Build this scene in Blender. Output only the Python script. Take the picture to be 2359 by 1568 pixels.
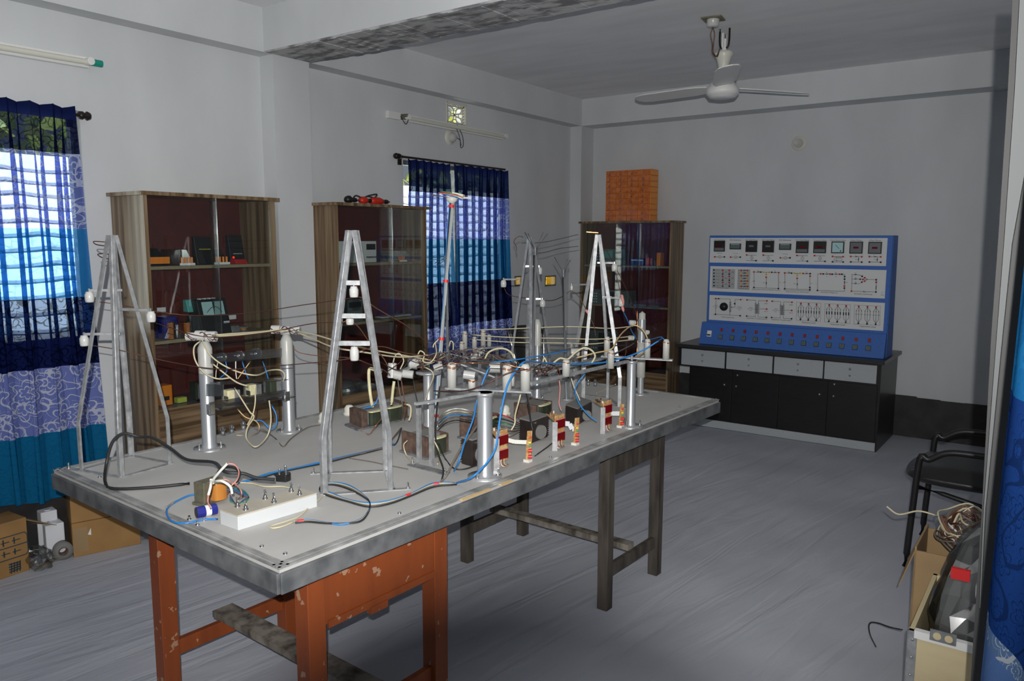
import bpy, math, random
import numpy as np
from mathutils import Vector, Matrix
random.seed(7)
for o in list(bpy.data.objects): bpy.data.objects.remove(o)
S = bpy.context.scene
COL = S.collection
R_ = math.radians
# ---------------------------------------------------------------- camera (measured from the photograph)
W, H, FPX = 2359, 1568, 1785.8
yaw, pitch, roll = R_(-35.938), R_(7.388), R_(-0.183)
cy, sy, cp, sp = math.cos(yaw), math.sin(yaw), math.cos(pitch), math.sin(pitch)
F = Vector((sy*cp, cy*cp, -sp)); Rt = Vector((cy, -sy, 0)); Dn = F.cross(Rt)
R2 = Rt*math.cos(roll) + Dn*math.sin(roll); D2 = -Rt*math.sin(roll) + Dn*math.cos(roll)
CAM = Vector((0, 0, 1.5))
cd = bpy.data.cameras.new('camera'); cam = bpy.data.objects.new('camera', cd); COL.objects.link(cam)
cd.sensor_width = 36; cd.lens = FPX/W*36; cd.clip_start = 0.02
cam.matrix_world = Matrix(((R2.x, -D2.x, -F.x, 0), (R2.y, -D2.y, -F.y, 0), (R2.z, -D2.z, -F.z, 1.5), (0, 0, 0, 1)))
S.camera = cam
# ---------------------------------------------------------------- world, sun, camera flash, exposure
wd = bpy.data.worlds.new('World'); S.world = wd; wd.use_nodes = True
bg = wd.node_tree.nodes['Background']; bg.inputs[0].default_value = (0.80, 0.90, 1.0, 1); bg.inputs[1].default_value = 0.30
sd = bpy.data.lights.new('sun', 'SUN'); sd.energy = 24.0; sd.angle = R_(0.6); sd.color = (1, .97, .9)
so = bpy.data.objects.new('sun', sd); COL.objects.link(so)
so.rotation_euler = Vector((-0.12, 0.60, -1.0)).to_track_quat('-Z', 'Y').to_euler()
fl = bpy.data.lights.new('camera_flash', 'SPOT'); fl.energy = 335; fl.shadow_soft_size = 0.006
fl.spot_size = R_(112); fl.spot_blend = 0.8; fl.color = (1, .985, .96)
fo = bpy.data.objects.new('camera_flash', fl); COL.objects.link(fo)
fo.location = CAM - F*0.07 - D2*0.072
fo.rotation_euler = (F - D2*0.24 - R2*0.06).to_track_quat('-Z', 'Y').to_euler()
S.view_settings.view_transform = 'Standard'; S.view_settings.look = 'None'
S.view_settings.exposure = 0.0; S.view_settings.gamma = 1.0; S.view_settings.use_curve_mapping = False
# ---------------------------------------------------------------- picture point -> point on a real plane
def ray(px, py): return R2*((px-W/2)/FPX) + D2*((py-H/2)/FPX) + F
def Z(px, py, z=0.75):
    r = ray(px, py); return CAM + r*((z-CAM.z)/r.z)
def X(px, py, x):
    r = ray(px, py); return CAM + r*(x/r.x)
def Y(px, py, y):
    r = ray(px, py); return CAM + r*(y/r.y)
def D(px, py, d): return CAM + ray(px, py)*d
def dep(p): return (Vector(p)-CAM).dot(F)
def ht(p, py):
    q = (py-H/2)/FPX; v = D2 - F*q; a = Vector((p[0], p[1], 0)) - CAM
    return -(a.dot(v))/v.z
# ---------------------------------------------------------------- mesh builder
class MB:
    def __init__(s): s.v = []; s.f = []; s.sm = []
    def add(s, vs, fs, smooth=False):
        b = len(s.v); s.v += [Vector(p) for p in vs]
        for f in fs: s.f.append(tuple(b+i for i in f)); s.sm.append(smooth)
        return s
    def box(s, c, size, rot=None):
        x, y, z = [k/2 for k in size]; c = Vector(c)
        P = [Vector(q) for q in ((-x,-y,-z),(x,-y,-z),(x,y,-z),(-x,y,-z),(-x,-y,z),(x,-y,z),(x,y,z),(-x,y,z))]
        if rot is not None: P = [rot @ p for p in P]
        return s.add([p+c for p in P], [(0,3,2,1),(4,5,6,7),(0,1,5,4),(1,2,6,5),(2,3,7,6),(3,0,4,7)])
    def b2(s, a, b):
        return s.box([(a[i]+b[i])/2 for i in range(3)], [abs(a[i]-b[i]) for i in range(3)])
    def frame(s, d, up=None):
        d = Vector(d).normalized(); up = Vector(up) if up is not None else Vector((0, 0, 1))
        if abs(d.dot(up)) > 0.99: up = Vector((1, 0, 0)) if abs(d.x) < .9 else Vector((0, 1, 0))
        a = d.cross(up).normalized(); return a, a.cross(d).normalized(), d
    def bar(s, p, q, w, h, up=None):
        p = Vector(p); q = Vector(q); a, b, d = s.frame(q-p, up); a = a*w/2; b = b*h/2
        return s.add([p-a-b, p+a-b, p+a+b, p-a+b, q-a-b, q+a-b, q+a+b, q-a+b], [(0,1,2,3)[::-1],(4,5,6,7),(0,1,5,4),(1,2,6,5),(2,3,7,6),(3,0,4,7)])
    def cyl(s, p, q, r, r2=None, n=14, cap=True):
        p = Vector(p); q = Vector(q); r2 = r if r2 is None else r2; a, b, d = s.frame(q-p)
        c = [(math.cos(2*math.pi*i/n), math.sin(2*math.pi*i/n)) for i in range(n)]
        s.add([p+a*x*r+b*y*r for x, y in c]+[q+a*x*r2+b*y*r2 for x, y in c], [(i, (i+1) % n, n+(i+1) % n, n+i) for i in range(n)], True)
        if cap:
            s.add([p+a*x*r+b*y*r for x, y in c], [tuple(range(n))[::-1]]); s.add([q+a*x*r2+b*y*r2 for x, y in c], [tuple(range(n))])
        return s
    def lathe(s, c, prof, n=20, axis=(0, 0, 1)):
        c = Vector(c); a, b, d = s.frame(axis); k = len(prof); vs = []
        for r, h in prof:
            r = max(r, 1e-5)
            for i in range(n):
                t = 2*math.pi*i/n; vs.append(c+a*math.cos(t)*r+b*math.sin(t)*r+d*h)
        fs = [(j*n+i, j*n+(i+1) % n, (j+1)*n+(i+1) % n, (j+1)*n+i) for j in range(k-1) for i in range(n)]
        return s.add(vs, fs, True)
    def tube(s, pts, r, n=6, sub=5, r2=None):
        P = [Vector(p) for p in pts]
        if sub > 1 and len(P) > 2:
            Q = []; E = [P[0]*2-P[1]]+P+[P[-1]*2-P[-2]]
            for i in range(1, len(E)-2):
                p0, p1, p2, p3 = E[i-1:i+3]
                for j in range(sub):
                    t = j/sub
                    Q.append(0.5*((2*p1)+(p2-p0)*t+(2*p0-5*p1+4*p2-p3)*t*t+(3*p1-p0-3*p2+p3)*t**3))
            P = Q+[P[-1]]
        k = len(P); vs = []; a = None
        for i in range(k):
            d = (P[min(i+1, k-1)]-P[max(i-1, 0)])
            d = d.normalized() if d.length > 1e-9 else Vector((0, 0, 1))
            if a is None: a, b, _ = s.frame(d)
            else:
                a = a-d*a.dot(d); a = a.normalized() if a.length > 1e-6 else s.frame(d)[0]; b = d.cross(a)
            rr = r if r2 is None else r+(r2-r)*i/(k-1)
            for m in range(n):
                t = 2*math.pi*m/n; vs.append(P[i]+a*math.cos(t)*rr+b*math.sin(t)*rr)
        fs = [(j*n+i, j*n+(i+1) % n, (j+1)*n+(i+1) % n, (j+1)*n+i) for j in range(k-1) for i in range(n)]
        s.add(vs, fs, True); s.add(vs[:n], [tuple(range(n))[::-1]]); return s.add(vs[-n:], [tuple(range(n))])
    def ball(s, c, r, n=12, sc=(1, 1, 1)):
        k = n//2; c = Vector(c); vs = []
        for j in range(k+1):
            t = math.pi*j/k
            for i in range(n):
                u = 2*math.pi*i/n
                vs.append(c+Vector((math.sin(t)*math.cos(u)*r*sc[0], math.sin(t)*math.sin(u)*r*sc[1], math.cos(t)*r*sc[2])))
        return s.add(vs, [(j*n+i, (j+1)*n+i, (j+1)*n+(i+1) % n, j*n+(i+1) % n) for j in range(k) for i in range(n)], True)
    def prism(s, pts, vec):
        n = len(pts); P = [Vector(p) for p in pts]; v = Vector(vec)
        return s.add(P+[p+v for p in P], [tuple(range(n))[::-1], tuple(range(n, 2*n))]+[(i, (i+1) % n, n+(i+1) % n, n+i) for i in range(n)])
    def angle(s, p, q, w, inw, t=0.003):
        p = Vector(p); q = Vector(q); d = (q-p).normalized(); i = Vector(inw); i = (i-d*i.dot(d)).normalized(); j = d.cross(i).normalized()
        a = (i+j).normalized(); b = (i-j).normalized()
        for u, v in ((a, b), (b, a)):
            o = u*(w/2)
            s.add([p+o-u*w/2-v*t/2, p+o+u*w/2-v*t/2, p+o+u*w/2+v*t/2, p+o-u*w/2+v*t/2, q+o-u*w/2-v*t/2, q+o+u*w/2-v*t/2, q+o+u*w/2+v*t/2, q+o-u*w/2+v*t/2], [(0,3,2,1),(4,5,6,7),(0,1,5,4),(1,2,6,5),(2,3,7,6),(3,0,4,7)])
        return s
    def text(s, txt, size, c, ux, uy, align='CENTER', th=0.0):
        cu = bpy.data.curves.new('t', 'FONT'); cu.body = txt; cu.size = size; cu.align_x = align; cu.resolution_u = 2
        o = bpy.data.objects.new('t', cu); COL.objects.link(o)
        dg = bpy.context.evaluated_depsgraph_get(); dg.update(); me = bpy.data.meshes.new_from_object(o.evaluated_get(dg))
        c = Vector(c); ux = Vector(ux); uy = Vector(uy)
        s.add([c+ux*v.co.x+uy*v.co.y for v in me.vertices], [tuple(p.vertices) for p in me.polygons])
        bpy.data.objects.remove(o); bpy.data.curves.remove(cu); bpy.data.meshes.remove(me); return s
    def build(s, name, mat, parent=None, bevel=0):
        if parent is not None: org = ORG[parent.name]
        else:
            xs = [p.x for p in s.v]; ys = [p.y for p in s.v]; zs = [p.z for p in s.v]
            org = Vector(((min(xs)+max(xs))/2, (min(ys)+max(ys))/2, min(zs)))
        me = bpy.data.meshes.new(name); me.from_pydata([p-org for p in s.v], [], s.f); me.validate()
        if len(me.polygons) == len(s.sm): me.polygons.foreach_set('use_smooth', s.sm)
        me.materials.append(mat); me.update()
        o = bpy.data.objects.new(name, me); COL.objects.link(o); ORG[o.name] = org
        if parent is not None: o.parent = parent
        else: o.location = org
        if bevel:
            m = o.modifiers.new('b', 'BEVEL'); m.width = bevel; m.segments = 2; m.limit_method = 'ANGLE'; m.angle_limit = 0.7
        return o
ORG = {}
def tag(o, label, cat, group=None, kind=None):
    o['label'] = label
    if cat: o['category'] = cat
    if group: o['group'] = group
    if kind: o['kind'] = kind
    return o
def thing(name, loc, label, cat, group=None):
    o = bpy.data.objects.new(name, None); COL.objects.link(o); o.location = Vector(loc); o.empty_display_size = .05
    ORG[o.name] = Vector(loc); return tag(o, label, cat, group)
def struct(o, label=None):
    o['kind'] = 'structure'
    if label: o['label'] = label
    return o
# ---------------------------------------------------------------- procedural materials
def nodes(name):
    m = bpy.data.materials.new(name); m.use_nodes = True; nt = m.node_tree; return m, nt, nt.nodes, nt.links, nt.nodes['Principled BSDF']
def mat(name, c, rough=.5, metal=0, var=0, scale=12, stretch=(1, 1, 1), bump=0, c2=None, thr=None, spec=.5, detail=6):
    m, nt, N, L, b = nodes(name)
    b.inputs['Roughness'].default_value = rough; b.inputs['Metallic'].default_value = metal; b.inputs['Specular IOR Level'].default_value = spec
    b.inputs['Base Color'].default_value = (*c, 1)
    if var or c2 or bump:
        g = N.new('ShaderNodeNewGeometry'); mp = N.new('ShaderNodeMapping'); mp.inputs['Scale'].default_value = stretch
        L.new(g.outputs['Position'], mp.inputs[0]); nz = N.new('ShaderNodeTexNoise'); nz.inputs['Scale'].default_value = scale; nz.inputs['Detail'].default_value = detail
        L.new(mp.outputs[0], nz.inputs['Vector'])
        if var or c2:
            cr = N.new('ShaderNodeValToRGB'); e = cr.color_ramp.elements
            lo, hi = thr or (.3, .7); e[0].position = lo; e[1].position = hi
            if c2: e[0].color = (*c2, 1)
            else: e[0].color = (*[k*(1-var) for k in c], 1)
            e[1].color = (*[min(1, k*(1+var*.5)) for k in c], 1) if not c2 else (*c, 1)
            L.new(nz.outputs[0], cr.inputs[0]); L.new(cr.outputs[0], b.inputs['Base Color'])
        if bump:
            bp = N.new('ShaderNodeBump'); bp.inputs['Strength'].default_value = bump; bp.inputs['Distance'].default_value = .01
            L.new(nz.outputs[0], bp.inputs['Height']); L.new(bp.outputs[0], b.inputs['Normal'])
    return m
def emis(name, c, st):
    m, nt, N, L, b = nodes(name); b.inputs['Base Color'].default_value = (*c, 1)
    b.inputs['Emission Color'].default_value = (*c, 1); b.inputs['Emission Strength'].default_value = st; return m
def glass(name, tint=(.92, .95, .94), refl=.12, rough=.02):
    m, nt, N, L, b = nodes(name); N.remove(b); out = N['Material Output']
    t = N.new('ShaderNodeBsdfTransparent'); t.inputs[0].default_value = (*tint, 1); g = N.new('ShaderNodeBsdfGlossy'); g.inputs['Roughness'].default_value = rough
    fr = N.new('ShaderNodeLayerWeight'); fr.inputs['Blend'].default_value = .25; mm = N.new('ShaderNodeMath'); mm.operation = 'MULTIPLY_ADD'
    mm.inputs[1].default_value = .5; mm.inputs[2].default_value = refl*.5; L.new(fr.outputs['Fresnel'], mm.inputs[0])
    mx = N.new('ShaderNodeMixShader'); L.new(mm.outputs[0], mx.inputs[0]); L.new(t.outputs[0], mx.inputs[1]); L.new(g.outputs[0], mx.inputs[2]); L.new(mx.outputs[0], out.inputs[0])
    return m
def math_(N, L, op, a, b=None, c=None):
    n = N.new('ShaderNodeMath'); n.operation = op
    for i, k in enumerate((a, b, c)):
        if k is None: continue
        if isinstance(k, (int, float)): n.inputs[i].default_value = k
        else: L.new(k, n.inputs[i])
    return n.outputs[0]
NAVY, LAV, BLUE, TEAL = (.008, .013, .065), (.20, .25, .66), (.02, .20, .56), (.012, .15, .33)
def curtain_mat(name, bands, cell=9.0):
    """bands: list of (z_top, colour, line colour, line density, sheerness) from the top down"""
    m, nt, N, L, b = nodes(name); N.remove(b); out = N['Material Output']
    g = N.new('ShaderNodeNewGeometry'); sx = N.new('ShaderNodeSeparateXYZ'); L.new(g.outputs['Position'], sx.inputs[0])
    base = sx.outputs[2]
    lo, hi = 0.2, 2.3; zz = math_(N, L, 'DIVIDE', math_(N, L, 'SUBTRACT', base, lo), hi-lo)
    def ramp(vals):
        r = N.new('ShaderNodeValToRGB'); r.color_ramp.interpolation = 'CONSTANT'; E_ = r.color_ramp.elements
        vs = sorted(vals, key=lambda k: k[0]); E_[0].position = 0; E_[0].color = (*vs[0][1], 1); E_.remove(E_[1])
        for z, c in vs[1:]:
            e = E_.new(max(0.001, (z-lo)/(hi-lo))); e.color = (*c, 1)
        L.new(zz, r.inputs[0]); return r.outputs[0]
    bott = [k[0] for k in bands[1:]]+[0.0]
    base_c = ramp([(bott[i], bands[i][1]) for i in range(len(bands))])
    line_c = ramp([(bott[i], bands[i][2]) for i in range(len(bands))])
    pars = ramp([(bott[i], (bands[i][3], bands[i][4], 0)) for i in range(len(bands))])
    sp_ = N.new('ShaderNodeSeparateColor'); L.new(pars, sp_.inputs[0])
    # floral line drawing: petals round the centres of cells, and curls between them
    cb = N.new('ShaderNodeCombineXYZ'); L.new(sx.outputs[1], cb.inputs[0]); L.new(base, cb.inputs[1])
    vo = N.new('ShaderNodeTexVoronoi'); vo.voronoi_dimensions = '2D'; vo.inputs['Scale'].default_value = cell; vo.inputs['Randomness'].default_value = .7
    L.new(cb.outputs[0], vo.inputs['Vector'])
    sc = N.new('ShaderNodeVectorMath'); sc.operation = 'SUBTRACT'; L.new(cb.outputs[0], sc.inputs[0]); L.new(vo.outputs['Position'], sc.inputs[1])
    s2 = N.new('ShaderNodeSeparateXYZ'); L.new(sc.outputs[0], s2.inputs[0])
    ang = math_(N, L, 'ARCTAN2', s2.outputs[1], s2.outputs[0])
    pet = math_(N, L, 'MULTIPLY_ADD', math_(N, L, 'ABSOLUTE', math_(N, L, 'SINE', math_(N, L, 'MULTIPLY', ang, 3.0))), .45, .6)
    rad = math_(N, L, 'DIVIDE', math_(N, L, 'MULTIPLY', vo.outputs['Distance'], 1.0), pet)
    rings = math_(N, L, 'ABSOLUTE', math_(N, L, 'SINE', math_(N, L, 'MULTIPLY', rad, 15.0)))
    line = math_(N, L, 'LESS_THAN', rings, .34)
    inside = math_(N, L, 'LESS_THAN', rad, .62)
    nz = N.new('ShaderNodeTexNoise'); nz.inputs['Scale'].default_value = 17; nz.inputs['Detail'].default_value = .5; L.new(cb.outputs[0], nz.inputs['Vector'])
    curl = math_(N, L, 'LESS_THAN', math_(N, L, 'ABSOLUTE', math_(N, L, 'SUBTRACT', nz.outputs[0], .5)), .022)
    pat = math_(N, L, 'MAXIMUM', math_(N, L, 'MULTIPLY', line, inside), curl)
    pat = math_(N, L, 'MULTIPLY', pat, sp_.outputs[0])
    mix = N.new('ShaderNodeMix'); mix.data_type = 'RGBA'; L.new(pat, mix.inputs[0]); L.new(base_c, mix.inputs[6]); L.new(line_c, mix.inputs[7])
    df = N.new('ShaderNodeBsdfDiffuse'); tl = N.new('ShaderNodeBsdfTranslucent'); tp = N.new('ShaderNodeBsdfTransparent')
    L.new(mix.outputs[2], df.inputs[0])
    br = N.new('ShaderNodeMix'); br.data_type = 'RGBA'; br.inputs[0].default_value = .35; L.new(mix.outputs[2], br.inputs[6]); br.inputs[7].default_value = (.75, .88, 1, 1)
    L.new(mix.outputs[2], tl.inputs[0])
    L.new(br.outputs[2], tp.inputs[0])
    a1 = N.new('ShaderNodeMixShader'); a1.inputs[0].default_value = .38; L.new(df.outputs[0], a1.inputs[1]); L.new(tl.outputs[0], a1.inputs[2])
    a2 = N.new('ShaderNodeMixShader'); L.new(math_(N, L, 'MULTIPLY', sp_.outputs[1], math_(N, L, 'SUBTRACT', 1, math_(N, L, 'MULTIPLY', pat, .6))), a2.inputs[0]); L.new(a1.outputs[0], a2.inputs[1]); L.new(tp.outputs[0], a2.inputs[2])
    L.new(a2.outputs[0], out.inputs[0]); return m
M = {}
M['wall'] = mat('whitewash', (.67, .69, .705), .9, var=.10, scale=2.2, bump=.12, stretch=(1, 1, .45))
M['ceil'] = mat('ceiling_whitewash', (.88, .89, .90), .95, var=.08, scale=3, stretch=(.5, 2, 1))
M['dark_plaster'] = mat('raw_plaster', (.52, .52, .52), .95, c2=(.20, .20, .205), thr=(.40, .56), scale=14, bump=.4, stretch=(.6, 1.5, 1))
M['skirt'] = mat('black_wall_paint', (.030, .028, .028), .6, var=.5, scale=9)
M['red'] = mat('red_plastic', (.55, .02, .02), .4)
M['tape'] = mat('red_tape', (.75, .03, .03), .4)
M['black'] = mat('black_plastic', (.012, .012, .013), .4)
M['rubber'] = mat('black_cable', (.02, .021, .022), .5)
M['white'] = mat('white_plastic', (.82, .82, .80), .4)
M['board_white'] = mat('white_laminate_board', (.58, .60, .61), .45)
M['ivory'] = mat('ivory_plastic', (.74, .73, .64), .35)
M['nylon'] = mat('white_nylon', (.48, .48, .45), .35, var=.05, scale=30)
M['porc'] = mat('white_porcelain', (.56, .56, .54), .25)
M['alu'] = mat('aluminium', (.50, .52, .54), .32, metal=.6, var=.18, scale=24, stretch=(1, 1, .2))
M['alu2'] = mat('galvanised_steel', (.50, .51, .52), .36, metal=.55, var=.3, scale=45, bump=.05)
M['dull'] = mat('dusty_steel', (.33, .34, .35), .55, metal=.7, var=.4, scale=30)
M['chrome'] = mat('chrome', (.75, .75, .75), .15, metal=1)
M['copper'] = mat('copper_wire', (.72, .27, .12), .28, metal=1)
M['enamel'] = mat('enamelled_wire', (.09, .035, .025), .4, metal=.4)
M['cream'] = mat('cream_insulation', (.56, .50, .33), .45)
M['yellowish'] = mat('tan_insulation', (.62, .43, .20), .45)
M['bluew'] = mat('blue_insulation', (.02, .20, .55), .4)
M['pink'] = mat('pink_insulation', (.62, .25, .22), .45)
M['grayw'] = mat('grey_insulation', (.15, .13, .11), .5)
M['brownw'] = mat('brown_insulation', (.18, .08, .05), .5)
M['whitew'] = mat('white_insulation', (.75, .74, .68), .45)
M['greenw'] = mat('green_insulation', (.05, .30, .12), .45)
M['rust'] = mat('rusty_lamination', (.16, .10, .075), .7, c2=(.07, .045, .035), scale=40, thr=(.35, .65))
M['coil'] = mat('dark_coil_wrap', (.045, .055, .035), .35, var=.4, scale=30)
M['fin'] = mat('dark_heatsink', (.030, .022, .020), .45, var=.4, scale=20)
M['fint'] = mat('dusty_heatsink_top', (.20, .20, .19), .7)
M['paper'] = mat('yellowed_paper_tape', (.72, .66, .40), .6, var=.2, scale=40)
M['amber'] = mat('amber_coil_wrap', (.50, .20, .04), .3)
M['brass'] = mat('tarnished_brass', (.30, .26, .16), .45, metal=.6, c2=(.16, .17, .14), scale=40)
M['pcb'] = mat('tan_circuit_board', (.50, .26, .09), .5, c2=(.62, .42, .2), scale=90, thr=(.45, .5))
M['seg'] = mat('dark_red_display', (.16, .004, .006), .15)
M['plug'] = mat('black_plug', (.015, .015, .016), .35)
M['cap'] = mat('blue_capacitor_sleeve', (.02, .025, .22), .25)
M['label'] = mat('white_paper_label', (.80, .82, .84), .6)
M['teal_paper'] = mat('teal_box_print', (.10, .42, .40), .4)
M['orange'] = mat('orange_plastic', (.85, .25, .02), .35)
M['redb'] = mat('red_tool_body', (.60, .03, .015), .4)
M['carton'] = mat('cardboard', (.36, .20, .07), .85, var=.18, scale=7, bump=.05)
M['cardb'] = mat('kraft_cardboard', (.36, .24, .12), .85, var=.15, scale=6)
M['foam'] = mat('white_foam', (.78, .80, .84), .8)
M['print'] = mat('black_print', (.02, .02, .025), .6)
M['bprint'] = mat('dark_blue_print', (.03, .05, .07), .7)
M['ply'] = mat('pale_plywood', (.66, .55, .33), .6, var=.12, scale=5, stretch=(1, 1, 4))
M['vinyl'] = mat('black_vinyl', (.022, .022, .023), .38, bump=.1, scale=60)
M['bluep'] = mat('blue_powder_coat', (.045, .15, .50), .6, var=.08, scale=60)
M['panelw'] = mat('white_front_panel', (.70, .72, .72), .35)
M['deskb'] = mat('black_laminate', (.012, .010, .011), .35, var=.3, scale=8, stretch=(1, 1, 6))
M['deskt'] = mat('black_worktop', (.030, .030, .032), .3)
M['deskg'] = mat('pale_grey_laminate', (.42, .45, .47), .45, var=.05, scale=80)
M['shelf'] = mat('shelf_edge_wood', (.30, .24, .15), .5)
M['backp'] = mat('dark_red_backboard', (.11, .016, .012), .55, var=.25, scale=14)
M['glass'] = glass('door_glass')
M['clear'] = glass('clear_bag', (.82, .84, .84), .32, .12)
M['bulb'] = glass('bulb_glass', (.85, .87, .88), .5, .05)
M['acryl'] = glass('clear_acrylic', (.72, .74, .75), .5, .15)
M['lens'] = mat('meter_grey_face', (.12, .16, .16), .3)
M['dial'] = mat('pale_dial', (.45, .68, .70), .3)
M['darkw'] = mat('weathered_dark_wood', (.090, .075, .060), .8, c2=(.028, .022, .018), scale=9, stretch=(3, 3, .5), thr=(.3, .68), bump=.15)
M['dustw'] = mat('dusty_grey_wood', (.24, .215, .18), .9, c2=(.06, .045, .035), scale=10, stretch=(2, 2, 1), thr=(.35, .6))
M['rod'] = mat('dark_bronze_rod', (.03, .022, .020), .35, metal=.5)
M['leaf'] = mat('sunlit_leaves', (.85, .80, .20), .5, c2=(.22, .40, .06), scale=3)
M['tile'] = mat('pale_roof_sheet', (.86, .90, .92), .5)
M['ground'] = mat('outdoor_ground', (.3, .28, .22), .9)
def varnish():
    m = mat('orange_varnished_wood', (.27, .060, .012), .5, c2=(.17, .038, .010), scale=5, stretch=(4, 4, .5), thr=(.25, .75), bump=.05)
    nt = m.node_tree; N, L = nt.nodes, nt.links; b = N['Principled BSDF']; g = N.new('ShaderNodeNewGeometry')
    nz = N.new('ShaderNodeTexNoise'); nz.inputs['Scale'].default_value = 26; nz.inputs['Detail'].default_value = 8; L.new(g.outputs['Position'], nz.inputs['Vector'])
    th = math_(N, L, 'GREATER_THAN', nz.outputs[0], .66); mx = N.new('ShaderNodeMix'); mx.data_type = 'RGBA'; L.new(math_(N, L, 'MULTIPLY', th, .6), mx.inputs[0])
    L.new(b.inputs['Base Color'].links[0].from_socket, mx.inputs[6]); mx.inputs[7].default_value = (.42, .30, .20, 1); L.new(mx.outputs[2], b.inputs['Base Color']); return m
M['orangew'] = varnish()
def grain(name, a, b_, c_, sx=34):
    m, nt, N, L, b = nodes(name); g = N.new('ShaderNodeNewGeometry'); mp = N.new('ShaderNodeMapping'); mp.inputs['Scale'].default_value = (1, 1, .04)
    L.new(g.outputs['Position'], mp.inputs[0]); nz = N.new('ShaderNodeTexNoise'); nz.inputs['Scale'].default_value = sx; nz.inputs['Detail'].default_value = 3; L.new(mp.outputs[0], nz.inputs['Vector'])
    r = N.new('ShaderNodeValToRGB'); e = r.color_ramp.elements; e[0].position = .36; e[0].color = (*a, 1); e[1].position = .64; e[1].color = (*c_, 1); k = e.new(.5); k.color = (*b_, 1)
    L.new(nz.outputs[0], r.inputs[0]); L.new(r.outputs[0], b.inputs['Base Color']); b.inputs['Roughness'].default_value = .35; return m
M['walnut'] = grain('striped_walnut_laminate', (.10, .062, .030), (.20, .13, .070), (.30, .22, .13))
def hgrain():
    m, nt, N, L, b = nodes('striped_walnut_plinth'); g = N.new('ShaderNodeNewGeometry'); mp = N.new('ShaderNodeMapping'); mp.inputs['Scale'].default_value = (.05, .05, 1)
    L.new(g.outputs['Position'], mp.inputs[0]); nz = N.new('ShaderNodeTexNoise'); nz.inputs['Scale'].default_value = 34; L.new(mp.outputs[0], nz.inputs['Vector'])
    r = N.new('ShaderNodeValToRGB'); e = r.color_ramp.elements; e[0].position = .36; e[0].color = (.09, .055, .028, 1); e[1].position = .62; e[1].color = (.27, .18, .10, 1)
    L.new(nz.outputs[0], r.inputs[0]); L.new(r.outputs[0], b.inputs['Base Color']); b.inputs['Roughness'].default_value = .35; return m
M['walnuth'] = hgrain()
def floor_mat():
    m, nt, N, L, b = nodes('grey_blue_floor_sheet'); g = N.new('ShaderNodeNewGeometry'); mp = N.new('ShaderNodeMapping')
    mp.vector_type = 'TEXTURE'; mp.inputs['Rotation'].default_value = (0, 0, R_(82)); mp.inputs['Scale'].default_value = (2.2, .30, 1); L.new(g.outputs['Position'], mp.inputs[0])
    n1 = N.new('ShaderNodeTexNoise'); n1.inputs['Scale'].default_value = 2.6; n1.inputs['Detail'].default_value = 4; n1.inputs['Distortion'].default_value = .8; L.new(mp.outputs[0], n1.inputs['Vector'])
    n2 = N.new('ShaderNodeTexNoise'); n2.inputs['Scale'].default_value = 1.6; L.new(g.outputs['Position'], n2.inputs['Vector'])
    r = N.new('ShaderNodeValToRGB'); e = r.color_ramp.elements; e[0].position = .3; e[0].color = (.46, .48, .54, 1); e[1].position = .7; e[1].color = (.58, .60, .66, 1)
    L.new(n2.outputs[0], r.inputs[0]); L.new(r.outputs[0], b.inputs['Base Color']); b.inputs['Roughness'].default_value = .62
    bp = N.new('ShaderNodeBump'); bp.inputs['Strength'].default_value = .8; bp.inputs['Distance'].default_value = .017; L.new(n1.outputs[0], bp.inputs['Height']); L.new(bp.outputs[0], b.inputs['Normal']); return m
M['floor'] = floor_mat()
M['top'] = mat('dusty_grey_tabletop', (.52, .51, .49), .7, c2=(.42, .415, .40), scale=3.5, stretch=(1.5, .5, 1), thr=(.3, .7))
M['edge'] = mat('dull_grey_edge_paint', (.15, .155, .16), .55, c2=(.07, .075, .08), scale=16, thr=(.35, .65))
M['trim'] = mat('worn_aluminium_trim', (.55, .55, .54), .45, metal=.5, c2=(.28, .28, .28), scale=18)
# ---------------------------------------------------------------- room
XW, XB, YW, YB, ZC, ZB = -3.92, -3.80, 6.55, 6.33, 2.784, 2.545
YC0, YC1 = 2.91, 3.17                   # middle column
XR = 0.05                               # right wall, the doorway the photograph is taken from
Y0 = -1.3
def b2(a, b): m = MB(); m.b2(a, b); return m
struct(b2((XW-.2, Y0-.2, -.12), (XR+1.2, YW+.2, 0)).build('floor', M['floor']))
struct(b2((XW-.2, Y0-.2, ZC), (XR+.3, YW+.2, ZC+.15)).build('ceiling', M['ceil']))
struct(b2((XR+.3, Y0-3.5, ZC), (XR+1.9, YW+.2, ZC+.15)).build('added_sun_blocker', M['ceil']))  # unseen slab added to keep the sun off the floor outside the doorway
struct(b2((XW-.2, YW, 0), (XR+.3, YW+.2, ZC)).build('wall_back', M['wall']))
struct(b2((XW-.2, Y0-.2, 0), (XR+.3, Y0, ZC)).build('wall_front', M['wall']))
def wall_holes(x0, x1, ya, yb, z0, z1, holes):
    m = MB(); ys = sorted({ya, yb, *[h[0] for h in holes], *[h[1] for h in holes]}); zs = sorted({z0, z1, *[h[2] for h in holes], *[h[3] for h in holes]})
    for a, b in zip(ys, ys[1:]):
        for c, d in zip(zs, zs[1:]):
            yc, zc = (a+b)/2, (c+d)/2
            if any(h[0] < yc < h[1] and h[2] < zc < h[3] for h in holes): continue
            m.b2((x0, a, c), (x1, b, d))
    return m
w1 = (1.0, X(176, 500, XW-.10).y, X(100, 800, XW).z, X(100, 252, XW-.10).z)
w2 = (X(929, 420, XW).y, X(1163, 420, XW-.03).y, X(1100, 775, XW).z, X(929, 372, XW-.10).z)
vt = (X(1029, 260, XW).y, X(1073, 260, XW).y, X(1051, 289, XW).z, X(1051, 240, XW).z)
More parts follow.
